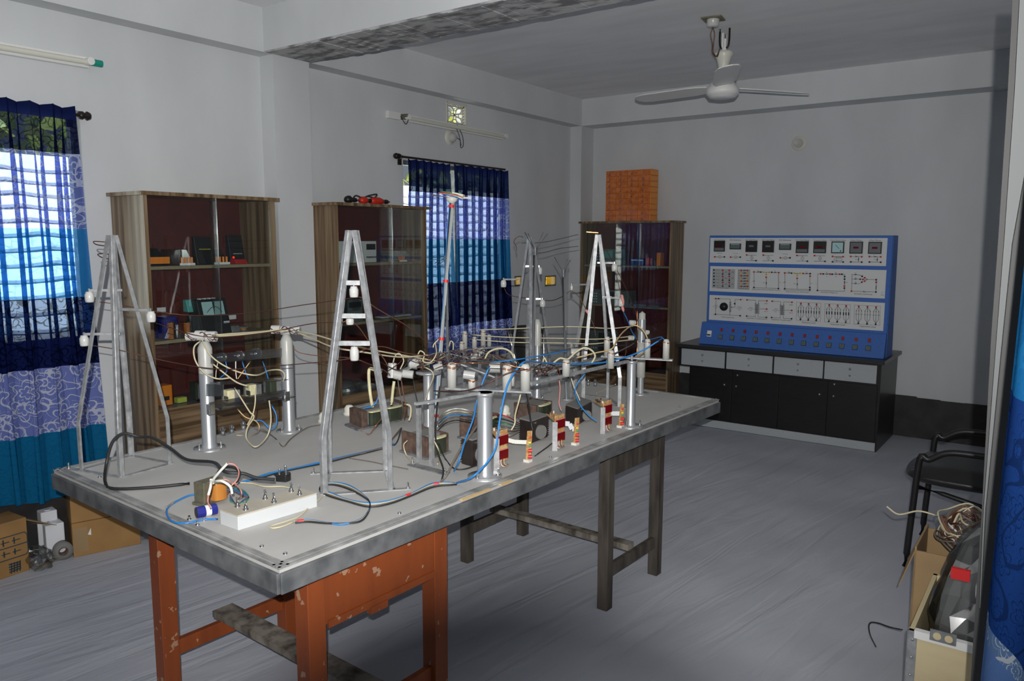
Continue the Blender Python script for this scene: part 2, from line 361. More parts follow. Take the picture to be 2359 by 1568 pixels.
h1 = (X(1186, 647, XW).y, X(1201, 647, XW).y, X(1193, 657, XW).z, X(1193, 637, XW).z)
h2 = (X(1256, 646, XW).y, X(1279, 646, XW).y, X(1267, 657, XW).z, X(1267, 636, XW).z)
struct(wall_holes(XW-.10, XW, Y0, YW, 0, ZC, [w1, w2, vt, h1, h2]).build('wall_left', M['wall']))
struct(wall_holes(XR, XR+.14, Y0, YW, 0, ZC, [(-.35, 1.60, 0, 2.15)]).build('wall_right', M['wall']))
# window frames with panes
for i, w in enumerate((w1, w2)):
    m = MB(); t = .03; x0, x1 = XW-.08, XW-.04
    m.b2((x0, w[0], w[2]), (x1, w[1], w[2]+t)).b2((x0, w[0], w[3]-t), (x1, w[1], w[3])).b2((x0, w[0], w[2]), (x1, w[0]+t, w[3])).b2((x0, w[1]-t, w[2]), (x1, w[1], w[3]))
    mid = (w[0]+w[1])/2; m.b2((x0, mid-.015, w[2]), (x1, mid+.015, w[3]))
    o = struct(m.build('window_%d' % (i+1), M['dull']))
    g = b2((XW-.063, w[0]+t, w[2]+t), (XW-.057, w[1]-t, w[3]-t)); g.build('pane', M['glass'], o)
# beams, columns, skirting
struct(b2((XW, Y0, ZB), (XB, YW, ZC)).build('beam_left', M['wall']))
struct(b2((XB, YB, ZB), (XR, YW, ZC)).build('beam_back', M['wall']))
bm = struct(b2((XB, YC0-.06, ZB+.004), (XR, YC1, ZC)).build('beam_cross', M['wall']))
m = MB(); n = 60; zu = ZB+.002
for i in range(n):                      # chipped, unpainted underside
    xa = XB+.02+(XR-XB-.02)*i/n; xb_ = XB+.02+(XR-XB-.02)*(i+1)/n; a = YC0-.06+.004*random.random(); b = YC1+.001
    m.b2((xa, a, zu-.006-.006*random.random()), (xb_, b, zu+.002))
m.build('raw_underside', M['dark_plaster'], bm)
struct(b2((XW, YC0, 0), (XB, YC1, ZB)).build('column_left', M['wall']))
struct(b2((XW, YB, 0), (XB, YW, ZB)).build('column_corner', M['wall']))
def skirt(name, fn, n, zt):
    m = MB()
    for i in range(n):
        h = zt*(1+.03*math.sin(i*.9)+.02*random.random()); a, b = fn(i/n, (i+1)/n); m.b2((a[0], a[1], 0), (b[0], b[1], h))
    return struct(m.build(name, M['skirt']))
skirt('baseboard_back', lambda s, t: ((XB+s*(XR-XB), YW-.012), (XB+t*(XR-XB), YW)), 24, .315)
skirt('baseboard_left', lambda s, t: ((XW, Y0+s*(YW-Y0)), (XW+.012, Y0+t*(YW-Y0))), 30, .30)
# ventilation grille in the wall
gv = thing('ventilation_grille', (XW, (vt[0]+vt[1])/2, vt[2]), 'small square white ventilation grille with a petal pattern above the far curtain', 'grille')
m = MB(); yc, zc = (vt[0]+vt[1])/2, (vt[2]+vt[3])/2; hy, hz = (vt[1]-vt[0])/2, (vt[3]-vt[2])/2
for s in (-1, 1):
    m.box((XW-.02, yc+s*hy, zc), (.05, .012, hz*2+.012)); m.box((XW-.02, yc, zc+s*hz), (.05, hy*2, .012))
    m.box((XW-.02, yc+s*hy*.76, zc), (.02, .008, hz*1.6)); m.box((XW-.02, yc, zc+s*hz*.76), (.02, hy*1.6, .008))
for k in range(7):
    u = -1+2*(k+.5)/7
    for s in (-1, 1):
        m.bar((XW-.02, yc+(u-.1)*hy, zc+s*hz*.99), (XW-.02, yc+(u+.12)*hy, zc+s*hz*.77), .02, .010); m.bar((XW-.02, yc+s*hy*.99, zc+(u+.1)*hz), (XW-.02, yc+s*hy*.77, zc+(u-.1)*hz), .02, .010)
m.build('border', M['ivory'], gv); m = MB()
for a in (45, 135, 225, 315):
    ca, sa = math.cos(R_(a)), math.sin(R_(a))
    for off in (-24, 24):
        p = []
        for t in range(7):
            u = t/6; aa = R_(a+off*math.sin(math.pi*u)); p.append((XW-.02, yc+math.cos(aa)*u*hy*1.0, zc+math.sin(aa)*u*hz*1.0))
        m.tube(p, .006, 5, 2)
for a in (0, 90, 180, 270):
    m.tube([(XW-.02, yc+hy*(.62*math.cos(R_(a))+.22*math.cos(R_(b))), zc+hz*(.62*math.sin(R_(a))+.22*math.sin(R_(b)))) for b in range(0, 361, 45)], .005, 5, 2)
m.build('petals', M['ivory'], gv)
for w, l in ((h1, 'beside the far curtain, behind a tower leg'), (h2, 'between the two forked poles')):
    t = thing('wall_opening', (XW, (w[0]+w[1])/2, w[2]), 'small square yellow glowing wall opening '+l, 'wall opening')
    m = MB(); q = .006
    for s in (0, 1): m.b2((XW-.01, w[s]-q, w[2]-q), (XW+.004, w[s]+q, w[3]+q)); m.b2((XW-.01, w[0], w[2+s]-q), (XW+.004, w[1], w[2+s]+q))
    m.build('rim', M['dull'], t); b2((XW-.05, w[0], w[2]), (XW-.045, w[1], w[3])).build('yellow_pane', M['yel'] if 'yel' in M else M.setdefault('yel', glass('yellow_glass', (1, .78, .22), .05)), t)
# outdoors: pale tiled roof slope and sunlit trees
struct(b2((-16, -8, -.6), (XW-.2, 18, -.5)).build('ground_outside', M['ground']))
m = MB()
for r in range(16):
    z = .22+r*.135; x = -6.6-r*.16; n = 90; vs = []; 
    for i in range(n+1):
        y = -3+i*.2; w = .035*abs(math.sin(i*math.pi/2.0*.5)); vs += [(x+.14, y, z-w), (x-.16, y, z+.15-w*.2), (x+.13, y, z-w-.03)]
    m.add(vs, [(3*i, 3*i+3, 3*i+4, 3*i+1) for i in range(n)]+[(3*i, 3*i+2, 3*i+5, 3*i+3) for i in range(n)])
tag(m.build('tiled_roof', M['tile']), 'pale scalloped tile roof of the next building seen through both curtains', 'roof')
m = MB()
for i in range(5200):
    y = random.uniform(-4, 22); c = Vector((-11.2+random.gauss(0, .6), y, random.uniform(1.9, 6.2))); a = Vector((random.gauss(0, 1), random.gauss(0, 1), random.gauss(0, 1))).normalized()*.16
    b = a.cross(Vector((1, .3, .2))).normalized()*.10; m.add([c-a, c+b, c+a, c-b], [(0, 1, 2, 3)])
tag(m.build('tree_foliage', M['leaf']), 'yellow-green sunlit foliage behind the window tops and the grille', 'foliage', kind='stuff')
# ---------------------------------------------------------------- curtains and rods
def curtain(name, label, top, bot, zt, zb, x, npl, amp, material, lap=.35, seed=0, hem=0.0):
    """top, bot: (y0, y1) at the rod and at the hem"""
    rnd = random.Random(seed); NS = npl*14; NT = 36; m = MB(); vs = []
    ph = [rnd.uniform(-.35, .35) for _ in range(npl+1)]; am = [rnd.uniform(.6, 1.25) for _ in range(npl+1)]
    for j in range(NT+1):
        t = j/NT; z = zt+(zb-zt)*t
        y0 = top[0]+(bot[0]-top[0])*t**1.6; y1 = top[1]+(bot[1]-top[1])*t**1.6
        for i in range(NS+1):
            s = i/NS; u = s*npl; k = min(int(u), npl-1); f = u-k; A = am[k]*(1-f)+am[k+1]*f; P = ph[k]*(1-f)+ph[k+1]*f
            a = 2*math.pi*u+P*math.sin(t*4)*2.0
            pw = (y1-y0)/npl; g = .45+.55*min(1, t*6)
            y = y0+(y1-y0)*s-lap*pw*math.sin(2*a)*A*.5*g*min(1, min(s, 1-s)*npl*2)
            vs.append((x+amp*A*math.cos(a)*g+.01*math.sin(3*t+s*5), y, z-hem*s*t**3+(.012*math.sin(u*2.1) if j == NT else 0)+(.006*math.cos(a) if j == 0 else 0)))
    m.add(vs, [(j*(NS+1)+i, j*(NS+1)+i+1, (j+1)*(NS+1)+i+1, (j+1)*(NS+1)+i) for j in range(NT) for i in range(NS)], True)
    return m.build(name, material)
def zs1(px, py, x): return X(px, py, x).z
xc = XW+.10
B1 = [(2.6, NAVY, NAVY, 0, .02), (zs1(80, 268, xc), NAVY, (.004, .006, .03), 1, .45), (zs1(80, 350, xc), LAV, (.55, .60, .80), .8, .60), (zs1(80, 526, xc), (.02, .27, .70), (.01, .10, .30), .4, .55),
      (zs1(80, 692, xc), (.010, .035, .16), (.003, .006, .03), 1, .26), (zs1(80, 770, xc), (.008, .014, .085), (.003, .006, .03), 1, .10), (zs1(80, 852, xc), (.20, .25, .60), (.62, .66, .80), 1, .05), (zs1(80, 1005, xc), (.010, .17, .36), (.01, .12, .28), .5, .03)]
CM1 = curtain_mat('blue_banded_curtain_cloth', B1, 7.5)
B2 = [(2.6, NAVY, NAVY, 0, .02), (zs1(1050, 396, xc), (.010, .02, .085), (.004, .006, .03), 1, .14), (zs1(1050, 449, xc), LAV, (.55, .60, .80), .8, .44), (zs1(1050, 551, xc), (.012, .17, .42), (.01, .10, .30), .4, .28),
      (zs1(1050, 652, xc), (.008, .014, .085), (.003, .006, .03), 1, .10), (zs1(1050, 752, xc), (.12, .16, .50), (.5, .55, .75), 1, .10)]
CM2 = curtain_mat('blue_banded_curtain_cloth_far', B2, 8.5)
ce = X(172, 245, xc); xd = XW+.045
tag(curtain('curtain', 'long blue banded curtain with white floral band at the left edge', (.75, ce.y), (.70, X(246, 1085, xc).y), ce.z-.005, X(100, 1150, xc).z, xc, 11, .030, CM1, lap=.46, seed=3), 'long blue banded curtain with white floral band at the left edge', 'curtain')
a = X(938, 368, xd); b = X(1038, 380, xd); c = X(1044, 380, xd); d = X(1172, 392, xd)
tag(curtain('curtain', '', (a.y, b.y), (X(918, 600, xd).y, X(1055, 700, xd).y), a.z+.005, .55, xd, 6, .018, CM2, lap=.62, seed=5), 'blue banded curtain left of the slit, half behind the middle cabinet', 'curtain')
tag(curtain('curtain', '', (c.y, d.y), (X(1052, 700, xd).y, X(1178, 700, xd).y), c.z+.005, .55, xd, 7, .016, CM2, lap=.66, seed=9), 'blue banded curtain right of the slit, beside the far wall opening', 'curtain')
for (p, q, lab, ends) in ((Vector((xc, .6, ce.z-.03)), X(190, 257, xc), 'dark bronze curtain rod holding the long near curtain', (1,)), (X(925, 360, xd), X(1166, 396, xd), 'dark bronze curtain rod holding the pair of far curtains', (0,))):
    q.z = p.z; t = thing('curtain_rod', ((p.x+q.x)/2, (p.y+q.y)/2, p.z), lab, 'curtain rod')
    p.x -= (.045 if ends == (1,) else .012); q.x -= (.045 if ends == (1,) else .012); MB().cyl(p, q, .008).build('rod', M['rod'], t)
    for e in ends:
        k = (p, q)[e]; s = -1 if e == 0 else 1
        MB().lathe(k, [(.009, 0), (.018, .004*s), (.02, .02*s), (.012, .03*s), (.022, .04*s), (.016, .055*s), (0, .058*s)], 12, (0, 1, 0)).build('finial', M['rod'], t)
        MB().b2((XW, k.y-s*.02-.008, k.z-.01), (k.x, k.y-s*.02+.008, k.z+.01)).box((XW+.006, k.y-s*.02, k.z-.02), (.012, .03, .07)).build('bracket', M['rod'], t)
# ---------------------------------------------------------------- wall lamps
def tube_lamp(p, q, lab, left_gear, green):
    t = thing('tube_light', ((p.x+q.x)/2, (p.y+q.y)/2, min(p.z, q.z)), lab, 'tube light')
    MB().bar(p, q, .028, .05).build('batten', M['white'], t, .003); off = Vector((.035, 0, -.004))
    MB().cyl(p+off+(q-p)*.04, q+off-(q-p)*.01, .013).build('glass_tube', M['ivory'], t)
    for s in ((p+(q-p)*.03), q):
        MB().cyl(s+Vector((0, -.012, 0)), s+Vector((.055, -.012, 0)), .018).build('lamp_holder', M['white'], t)
    if left_gear:
        MB().b2((XW, p.y-.14, p.z-.022), (XW+.03, p.y-.02, p.z+.028)).build('starter_housing', M['white'], t, .003)
        g = p+Vector((.01, .0, .0)); MB().box(g, (.035, .035, .035)).cyl(g+Vector((.01, 0, .01)), g+Vector((.04, .01, .01)), .011).build('starter', M['brass'], t)
        MB().tube([g+Vector((.01, -.03, 0)), g+Vector((.03, 0, -.05)), g+Vector((.02, .04, -.01))], .003).build('lead', M['rubber'], t)
    if green: MB().cyl(q+Vector((.03, 0, 0)), q+Vector((.03, .05, 0)), .016).build('starter_cap', M['teal'] if 'teal' in M else M.setdefault('teal', mat('green_starter', (.01, .30, .22), .4)), t)
    else: MB().cyl(q+Vector((.03, 0, 0)), q+Vector((.03, .02, 0)), .012).build('end_cap', M['black'], t)
p = X(-60, 100, XW+.016); q = X(203, 145, XW+.016); tube_lamp(p, q, 'white tube light batten with green end above the near curtain', False, True)
p = X(925, 270, XW+.016); q = X(1158, 315, XW+.016); tube_lamp(p, q, 'white tube light batten below the ventilation grille', True, False)
t = thing('wall_light', X(1036, 317, XW), 'round white lamp base with hanging dark wires above the far curtains', 'lamp base')
c = X(1036, 317, XW); MB().lathe(c, [(0, .012), (.05, .012), (.056, 0)], 28, (1, 0, 0)).build('backing_plate', M['ivory'], t); MB().lathe(c+Vector((.011, 0, 0)), [(.034, 0), (.032, .03), (.02, .045), (0, .045)], 24, (1, 0, 0)).build('holder', M['porc'], t)
MB().tube([c+Vector((.03, .05, .10)), c+Vector((.05, .09, .02)), c+Vector((.05, .10, -.05)), c+Vector((.05, .07, -.07)), c+Vector((.06, .05, -.02)), c+Vector((.05, .02, .0))], .0028).tube([c+Vector((.03, .03, .09)), c+Vector((.05, .05, .02)), c+Vector((.05, .075, -.055))], .0028).build('lead', M['rubber'], t)
c = Y(1841, 330, YW); t = thing('wall_light', c, 'round white lamp base on the back wall above the blue console', 'lamp base')
MB().lathe(c, [(0, .012), (.056, .012), (.062, 0)], 28, (0, -1, 0)).build('backing_plate', M['ivory'], t); MB().lathe(c+Vector((0, -.011, 0)), [(.036, 0), (.033, .03), (.028, .032), (.018, .012), (0, .012)], 24, (0, -1, 0)).build('holder', M['porc'], t)
# ---------------------------------------------------------------- ceiling fan
hk = Z(1670, 66, ZC); t = thing('ceiling_fan', (hk.x, hk.y, ht(hk, 235)), 'white three blade ceiling fan hanging still from a hook', 'ceiling fan')
zt, zm = ht(hk, 130), ht(hk, 200); zb = ht(hk, 228)
MB().tube([hk+Vector((-.03, 0, .0)), hk+Vector((-.03, 0, -.07)), hk+Vector((-.02, 0, -.11)), hk+Vector((.02, 0, -.11)), hk+Vector((.03, 0, -.07)), hk+Vector((.03, 0, 0))], .006).build('hook', M['rod'], t)
MB().cyl((hk.x, hk.y, ht(hk, 90)), (hk.x, hk.y, zm+.03), .014).bar((hk.x, hk.y-.012, ht(hk, 78)), (hk.x, hk.y-.012, ht(hk, 112)), .035, .01).bar((hk.x, hk.y+.012, ht(hk, 78)), (hk.x, hk.y+.012, ht(hk, 112)), .035, .01).build('down_rod', M['white'], t)
MB().lathe((hk.x, hk.y, 0), [(.014, zt+.03), (.05, zt+.028), (.058, zt+.01), (.045, zt-.01), (.03, zt-.06), (.02, zt-.11), (.015, zt-.11)], 24).build('canopy', M['ivory'], t)
MB().lathe((hk.x, hk.y, 0), [(.02, zb+.13), (.06, zb+.11), (.085, zb+.075), (.097, zb+.06), (.100, zb+.035), (.092, zb+.022), (.088, zb+.02), (.080, zb+.008), (.04, zb), (0, zb)], 36).build('motor', M['white'], t)
a0 = math.atan2(-hk.y, -hk.x)+R_(2.5)
for k in range(3):
    a = a0+k*2*math.pi/3; u = Vector((math.cos(a), math.sin(a), 0)); v = Vector((-math.sin(a), math.cos(a), .16)).normalized(); c = Vector((hk.x, hk.y, zb+.065)); P = []
    for r, w in ((.09, .045), (.16, .062), (.22, .070), (.54, .070), (.60, .055), (.625, .02)): P.append((r, w))
    top = [c+u*r+v*w for r, w in P]+[c+u*r-v*w for r, w in P[::-1]]
    MB().prism(top, (0, 0, .006)).build('blade', M['white'], t)
pl = Z(1643, 42, ZC)
r = thing('ceiling_rose', pl, 'small white ceiling rose on a square plate feeding the fan', 'ceiling rose')
MB().box(pl+Vector((0, 0, -.004)), (.115, .115, .008), Matrix.Rotation(R_(8), 3, 'Z')).build('plate', M['brass'], r); MB().lathe(pl+Vector((0, 0, -.008)), [(.036, 0), (.034, -.035), (.024, -.042), (0, -.042)], 20).build('cover', M['porc'], r)
z1 = ht(pl, 60)
for s in (-1, 1): tag(MB().tube([pl+Vector((0, 0, -.05)), pl+Vector((.012*s, 0, -.09)), pl+Vector((.004*s, .01, -.14)), D(1642+s, 120, dep(pl)), D(1651+s*1.5, 130, dep(pl)+.1), Vector((hk.x-.02, hk.y-.02, ht(hk, 112)))], .003).build('fan_lead', M['brownw']), 'thin brown twin lead looping from ceiling rose to fan rod', 'wire', 'fan supply leads')
# ---------------------------------------------------------------- glass door cabinets
def cabinet(org, U, Vv, w, d, h, plinth, shelves, lab, doorgap=.52):
    """org: front left bottom corner; U along the front, Vv into the depth"""
    t = thing('display_cabinet', org+U*w/2+Vv*d/2, lab, 'cabinet'); k = .018
    def pl_(a, b, name, mt, par=t, bev=0):
        m = MB(); P = [org+U*x+Vv*y+Vector((0, 0, z)) for z in (a[2], b[2]) for x, y in ((a[0], a[1]), (b[0], a[1]), (b[0], b[1]), (a[0], b[1]))]
        m.add(P, [(0,3,2,1),(4,5,6,7),(0,1,5,4),(1,2,6,5),(2,3,7,6),(3,0,4,7)]); return m.build(name, mt, par, bev)
    pl_((0, 0, 0), (k, d, h-k), 'side_panel', M['walnut']); pl_((w-k, 0, 0), (w, d, h-k), 'side_panel', M['walnut'])
    pl_((-.02, -.02, h-k), (w+.02, d, h), 'top_panel', M['walnut']); pl_((k, d-.008, plinth), (w-k, d, h-k), 'back_panel', M['backp'])
    pl_((k, .006, 0), (w-k, .02, plinth), 'plinth', M['walnuth']); pl_((k, .02, plinth-.02), (w-k, d-.008, plinth), 'bottom_panel', M['deskt'])
    for z in shelves: pl_((k, .035, z-.016), (w-k, d-.008, z), 'shelf', M['shelf'])
    g1 = pl_((k, .004, plinth), (w*doorgap, .009, h-k), 'glass_door', M['glass']); g2 = pl_((w*doorgap-.03, .014, plinth), (w-k, .019, h-k), 'glass_door', M['glass'])
    pl_((w*doorgap, .003, plinth), (w*doorgap+.003, .010, h-k), 'door_edge', M['acryl'], g1)
    return t
K1y0, K1y1 = X(262, 600, XW).y, 0; xf = Y(338, 600, K1y0).x
K1y1 = X(637, 600, xf).y; hc = X(338, 440, xf).z; s1 = [X(500, 610, xf-.03).z, X(500, 772, xf-.03).z]
DV = Vector((-1, 0, 0)); UY = Vector((0, 1, 0)); UX = Vector((1, 0, 0))
pz1 = X(352, 948, xf).z
cabinet(Vector((xf, K1y0, 0)), UY, DV, K1y1-K1y0, xf-XW-.005, hc, pz1, s1, 'walnut striped glass cabinet nearest the left curtain')
K2y0 = max(X(776, 600, xf).y-.0, YC1+.004); K2y1 = X(983, 600, xf).y
cabinet(Vector((xf, K2y0, 0)), UY, DV, K2y1-K2y0, xf-XW-.085, hc-.004, X(778, 915, xf).z, [X(860, 605, xf-.03).z, X(860, 738, xf-.03).z], 'walnut striped glass cabinet behind the front tower, red tools on top', .60)
K3yf = YW-.26; K3x1 = Y(1546, 600, K3yf).x; K3x0 = Y(1338, 600, K3yf).x; K3x0 = max(K3x0, XB+.004); h3 = Y(1440, 509, K3yf).z
cabinet(Vector((K3x0, K3yf, 0)), UX, Vector((0, 1, 0)), K3x1-K3x0, YW-K3yf-.005, h3, Y(1450, 853, K3yf).z, [Y(1500, 613, K3yf).z, Y(1500, 708, K3yf).z], 'dark glass cabinet in the far corner under the orange drawers', .66)
# --- things in the left cabinet
def citem(name, lab, cat, px0, px1, z0, pyt, x, dpt, mt, sl=0, grp=None):
    a = X(px0, 600, x).y; b = X(px1, 600, x).y; zt = X((px0+px1)/2, pyt, x).z
    t = thing(name, (x-dpt/2, (a+b)/2, z0), lab, cat, grp)
    m = MB(); m.prism([(x, a, z0), (x-dpt, a, z0), (x-dpt, a, zt), (x-sl, a, zt)], (0, b-a, 0)); m.build('body', mt, t, .004); return t, a, b, zt
zA, zB_, zC = s1[0], s1[1], pz1; xi = xf-.07
t, a, b, zt_ = citem('probe_case', 'black and orange tool case at the left of the top shelf', 'case', 343, 390, zA+.001, 572, xi, .16, M['black'], .1)
MB().b2((xi+.001, a, zA+.012), (xi+.004, b, zA+.045)).build('orange_panel', M['orange'], t)
for (p0, p1, lb) in ((400, 448, 'clear bagged meter kit with orange plugs behind the glass, left of the tall black meter'), (480, 528, 'clear bagged meter kit with orange plugs in front of the tall black meter')):
    t, a, b, zt_ = citem('bagged_kit', lb, 'kit', p0, p1, zA+.001, 574, xi, .12, M['clear'], .07)
    m = MB()
    for k in range(4): y = a+(b-a)*(.35+.16*k); m.cyl((xi+.008, y, zA+.012), (xi+.008, y, zA+.042), .006)
    m.build('plug', M['orange'], t); MB().b2((xi+.02, a+.02, zA+.001), (xi+.022, b-.01, zA+.013)).build('paper_label', M['label'], t)
for (p0, p1, py, xx, lb, cc, up) in ((455, 495, 545, xi-.06, 'tall black meter leaning behind the bagged kits', (.6, .5, .05), .55), (533, 566, 541, xi-.05, 'black handheld meter with a red light leaning on the right of the top shelf', (.5, .5, .5), .35)):
    t, a, b, zt_ = citem('handheld_meter', lb, 'meter', p0, p1, zA+.001, py, xx, .05, M['black'], .03)
    M['mk%d' % p0] = mat('meter_marks_%d' % p0, cc, .5); m = MB(); zz = zA+(zt_-zA)*up
    for k in range(5): m.box((xx-.012+.002, a+(b-a)*(.25+.13*k), zz), (.012, .006, .004))
    m.build('marks', M['mk%d' % p0], t)
    if p0 == 533: MB().ball((xx+.004, a+.012, zA+.035), .006).build('indicator', emis('red_indicator', (1, .03, .01), 1.2), t)
t, a, b, zt_ = citem('red_bag', 'red pouch lying beside the handheld meter on the top shelf', 'pouch', 545, 572, zA+.001, 597, xi+.02, .06, M['red'], .02)
# middle shelf
t, a, b, zt_ = citem('striped_box', 'dark bagged box with white diagonal stripes on the middle shelf', 'box', 370, 402, zB_+.001, 730, xi, .09, M['cap'], .0)
m = MB()
for k in range(9): y = a+(b-a)*k/9; m.bar((xi+.001, y, zB_+.006), (xi+.001, min(y+.03, b), zB_+.07), .003, .004, (1, 0, 0))
m.build('stripes', M['label'], t)
for (p0, lb) in ((391, 'dark cylinder with an orange coil stripe right of the striped box'), (429, 'dark cylinder with an orange coil stripe left of the big analog meter')):
    c = X(p0+6, 770, xi+.0); c.z = zB_+.001; zt_ = X(p0, 741, xi).z; t = thing('wound_coil', c, lb, 'coil'); MB().cyl(c, (c.x, c.y, zt_), .018).build('body', M['black'], t)
    m = MB()
    for k in range(12): m.cyl((c.x+.004, c.y-.010, zB_+.004+k*(zt_-zB_-.006)/12), (c.x+.004, c.y-.010, zB_+.007+k*(zt_-zB_-.006)/12), .0165)
    m.build('windings', M['orange'], t)
t, a, b, zt_ = citem('analog_meter', 'large black analog meter with a pale dial on the middle shelf', 'meter', 460, 528, zB_+.001, 690, xi, .13, M['black'], .05)
zr = zt_-zB_; fx = lambda z: xi-.05*(z-zB_)/zr+.0015
m = MB(); za, zb2 = zB_+zr*.55, zB_+zr*.93; ya, yb2 = a+(b-a)*.14, b-(b-a)*.12
m.add([(fx(za), ya, za), (fx(za), yb2, za), (fx(zb2), yb2, zb2), (fx(zb2), ya, zb2)], [(0, 1, 2, 3)]).build('dial', M['dial'], t)
m = MB(); m.tube([(fx(za)+.001, ya+(yb2-ya)*(.15+.7*k/6), za+(zb2-za)*(.2+.45*math.sin(math.pi*k/6))-.0) for k in range(7)], .0016); m.b2((fx(za)-.02, (ya+yb2)/2-.001, za), (fx(za)+.001, (ya+yb2)/2+.001, zb2)); m.build('scale', M['print'], t)
MB().b2((xi+.001, b-.05, zB_+zr*.30), (xi+.002, b-.015, zB_+zr*.36)).build('paper_label', M['label'], t)
m = MB()
for k in range(4): m.box((xi-.07, a+.03+k*.028, zt_+.003), (.02, .012, .006))
m.build('button', M['label'], t)
t, a, b, zt_ = citem('teal_box', 'teal printed carton behind the left side of the analog meter', 'carton', 428, 463, X(440, 719, xi-.08).z, 690, xi-.08, .05, M['teal_paper'], .02)
t, a, b, zt_ = citem('bagged_part', 'clear crumpled bag leaning on the left of the analog meter', 'bag', 434, 458, zB_+.001, 728, xi+.005, .05, M['clear'], .02)
for (p0, p1, lb) in ((362, 382, 'white strip label taped to the cabinet back, left of the teal carton'), (527, 544, 'white strip label taped to the cabinet back, right of the analog meter')):
    q0 = X(p0, 714 if p0 < 400 else 731, XW+.016); q1 = X(p1, 712 if p0 < 400 else 728, XW+.016); tag(MB().b2((XW+.014, q0.y, q0.z-.012), (XW+.016, q1.y, q0.z+.012)).build('strip_label', M['label']), lb, 'label')
c = X(561, 755, xi); c.z = zB_+.001; t = thing('wire_spool', c, 'small grey bobbin on the right of the middle shelf', 'spool')
MB().lathe(c, [(0, 0), (.028, 0), (.028, .004), (.012, .006), (.012, .018), (.028, .02), (.026, .024), (.006, .032), (0, .032)], 20).build('bobbin', M['dull'], t); MB().lathe(c, [(.013, .007), (.017, .009), (.017, .016), (.013, .018)], 16).build('winding', M['amber'], t)
t, a, b, zt_ = citem('component_card', 'pale flat component card beside the small bobbin', 'card', 528, 550, zB_+.001, 751, xi, .05, M['dull'], .02)
# bottom shelf
t, a, b, zt_ = citem('orange_case', 'orange plastic case on the cabinet floor at the left', 'case', 353, 381, zC+.002, 890, xi, .07, M['orange'], .0); b2((xi+.001, a+.01, zC+.03), (xi+.004, b-.02, zC+.05)).build('latch', M['black'], t)
t, a, b, zt_ = citem('yellow_cap', 'small yellow-green pot on the cabinet floor beside the orange case', 'pot', 393, 415, zC+.002, 918, xi, .04, mat('yellow_green', (.55, .6, .08), .4), .0)
t, a, b, zt_ = citem('small_transformer', 'small transformer on the cabinet floor behind the aluminium post', 'transformer', 436, 462, zC+.002, 882, xi, .06, M['coil'], .0); MB().b2((xi+.001, a+.01, zC+.01), (xi+.003, b-.012, zt_-.01)).build('core', M['dull'], t)
# --- things in the middle cabinet
s2 = [X(860, 605, xf-.03).z, X(860, 738, xf-.03).z]
t, a, b, zt_ = citem('power_supply', 'pale grey bench power supply on the top shelf of the middle cabinet', 'power supply', 781, 868, s2[0]+.001, 555, xi, .14, M['panelw'], 0)
MB().b2((xi+.001, b-.09, zt_-.055), (xi+.003, b-.012, zt_-.018)).build('display', M['black'], t); m = MB()
for k in range(4): m.cyl((xi, b-.085+.022*k, s2[0]+.035), (xi+.012, b-.085+.022*k, s2[0]+.035), .006)
m.build('knob', M['dull'], t)
t, a, b, zt_ = citem('bagged_kit', 'dark bagged kit with orange plugs on the top shelf of the middle cabinet', 'kit', 893, 952, s2[0]+.001, 577, xi, .12, M['clear'], .07); m = MB()
for k in range(4): m.cyl((xi+.006, a+.1+k*.016, s2[0]+.012), (xi+.006, a+.1+k*.016, s2[0]+.035), .005)
m.build('plug', M['orange'], t); MB().b2((xi+.02, a+.09, s2[0]+.001), (xi+.022, a+.16, s2[0]+.011)).build('paper_label', M['label'], t)
t, a, b, zt_ = citem('bench_meter', 'small grey bench meter on the middle shelf behind the front tower', 'meter', 797, 833, s2[1]+.001, 690, xi, .12, M['lens'], 0); MB().b2((xi+.001, a+.015, zt_-.05), (xi+.003, b-.012, zt_-.015)).build('display', M['black'], t)
t, a, b, zt_ = citem('connector_tray', 'pale tray of small glass parts on the middle shelf', 'tray', 880, 948, s2[1]+.001, 727, xi, .08, M['panelw'], .01); m = MB()
for k in range(6): m.cyl((xi-.03, a+.13+k*.022, zt_), (xi-.03, a+.13+k*.022, zt_+.028), .005)
m.build('glass_parts', M['bulb'], t)
pq = X(778, 915, xf).z
for k, (p0, p1, lb) in enumerate(((781, 815, 'clear bag of parts on the floor of the middle cabinet'), (820, 862, 'second clear bag of parts, right of the first on the cabinet floor'))):
    t, a, b, zt_ = citem('parts_bag', lb, 'bag', p0, p1, pq+.002, 880, xi, .1, M['clear'], .05)
# red tools on top
zt2 = hc-.004
for (p0, p1, y0, lb, mm) in ((795, 812, 0, 'dark motor end of a tool lying on the middle cabinet', 'black'), (828, 848, 0, 'red tool body with black cable on the middle cabinet, centre', 'redb'), (853, 885, 0, 'red rotary tool lying at the right of the others on the cabinet top', 'redb')):
    a = X(p0, 460, xf-.10); b = X(p1, 461, xf-.10); a.z = b.z = zt2+.026; t = thing('power_tool', ((a.x+b.x)/2, (a.y+b.y)/2, zt2), lb, 'power tool')
    MB().lathe(a, [(0, 0), (.016, .004), (.024, .02), (.025, (b-a).length*.6), (.018, (b-a).length*.8), (.010, (b-a).length), (0, (b-a).length)], 16, (b-a)).build('body', M[mm], t)
    MB().lathe(b, [(.010, 0), (.014, .01), (.012, .03), (.003, .034), (.003, .05)], 12, (b-a)).build('chuck', M['black'], t)
q = [X(px, py, xf-.10) for px, py in ((812, 458), (820, 450), (835, 455), (850, 450), (868, 447), (862, 455), (845, 452), (828, 462))]
for k in q: k.z = max(k.z, zt2+.006)
tag(MB().tube(q, .004).build('tool_cord', M['rubber']), 'black cord coiled over the red tools on the middle cabinet', 'cord')
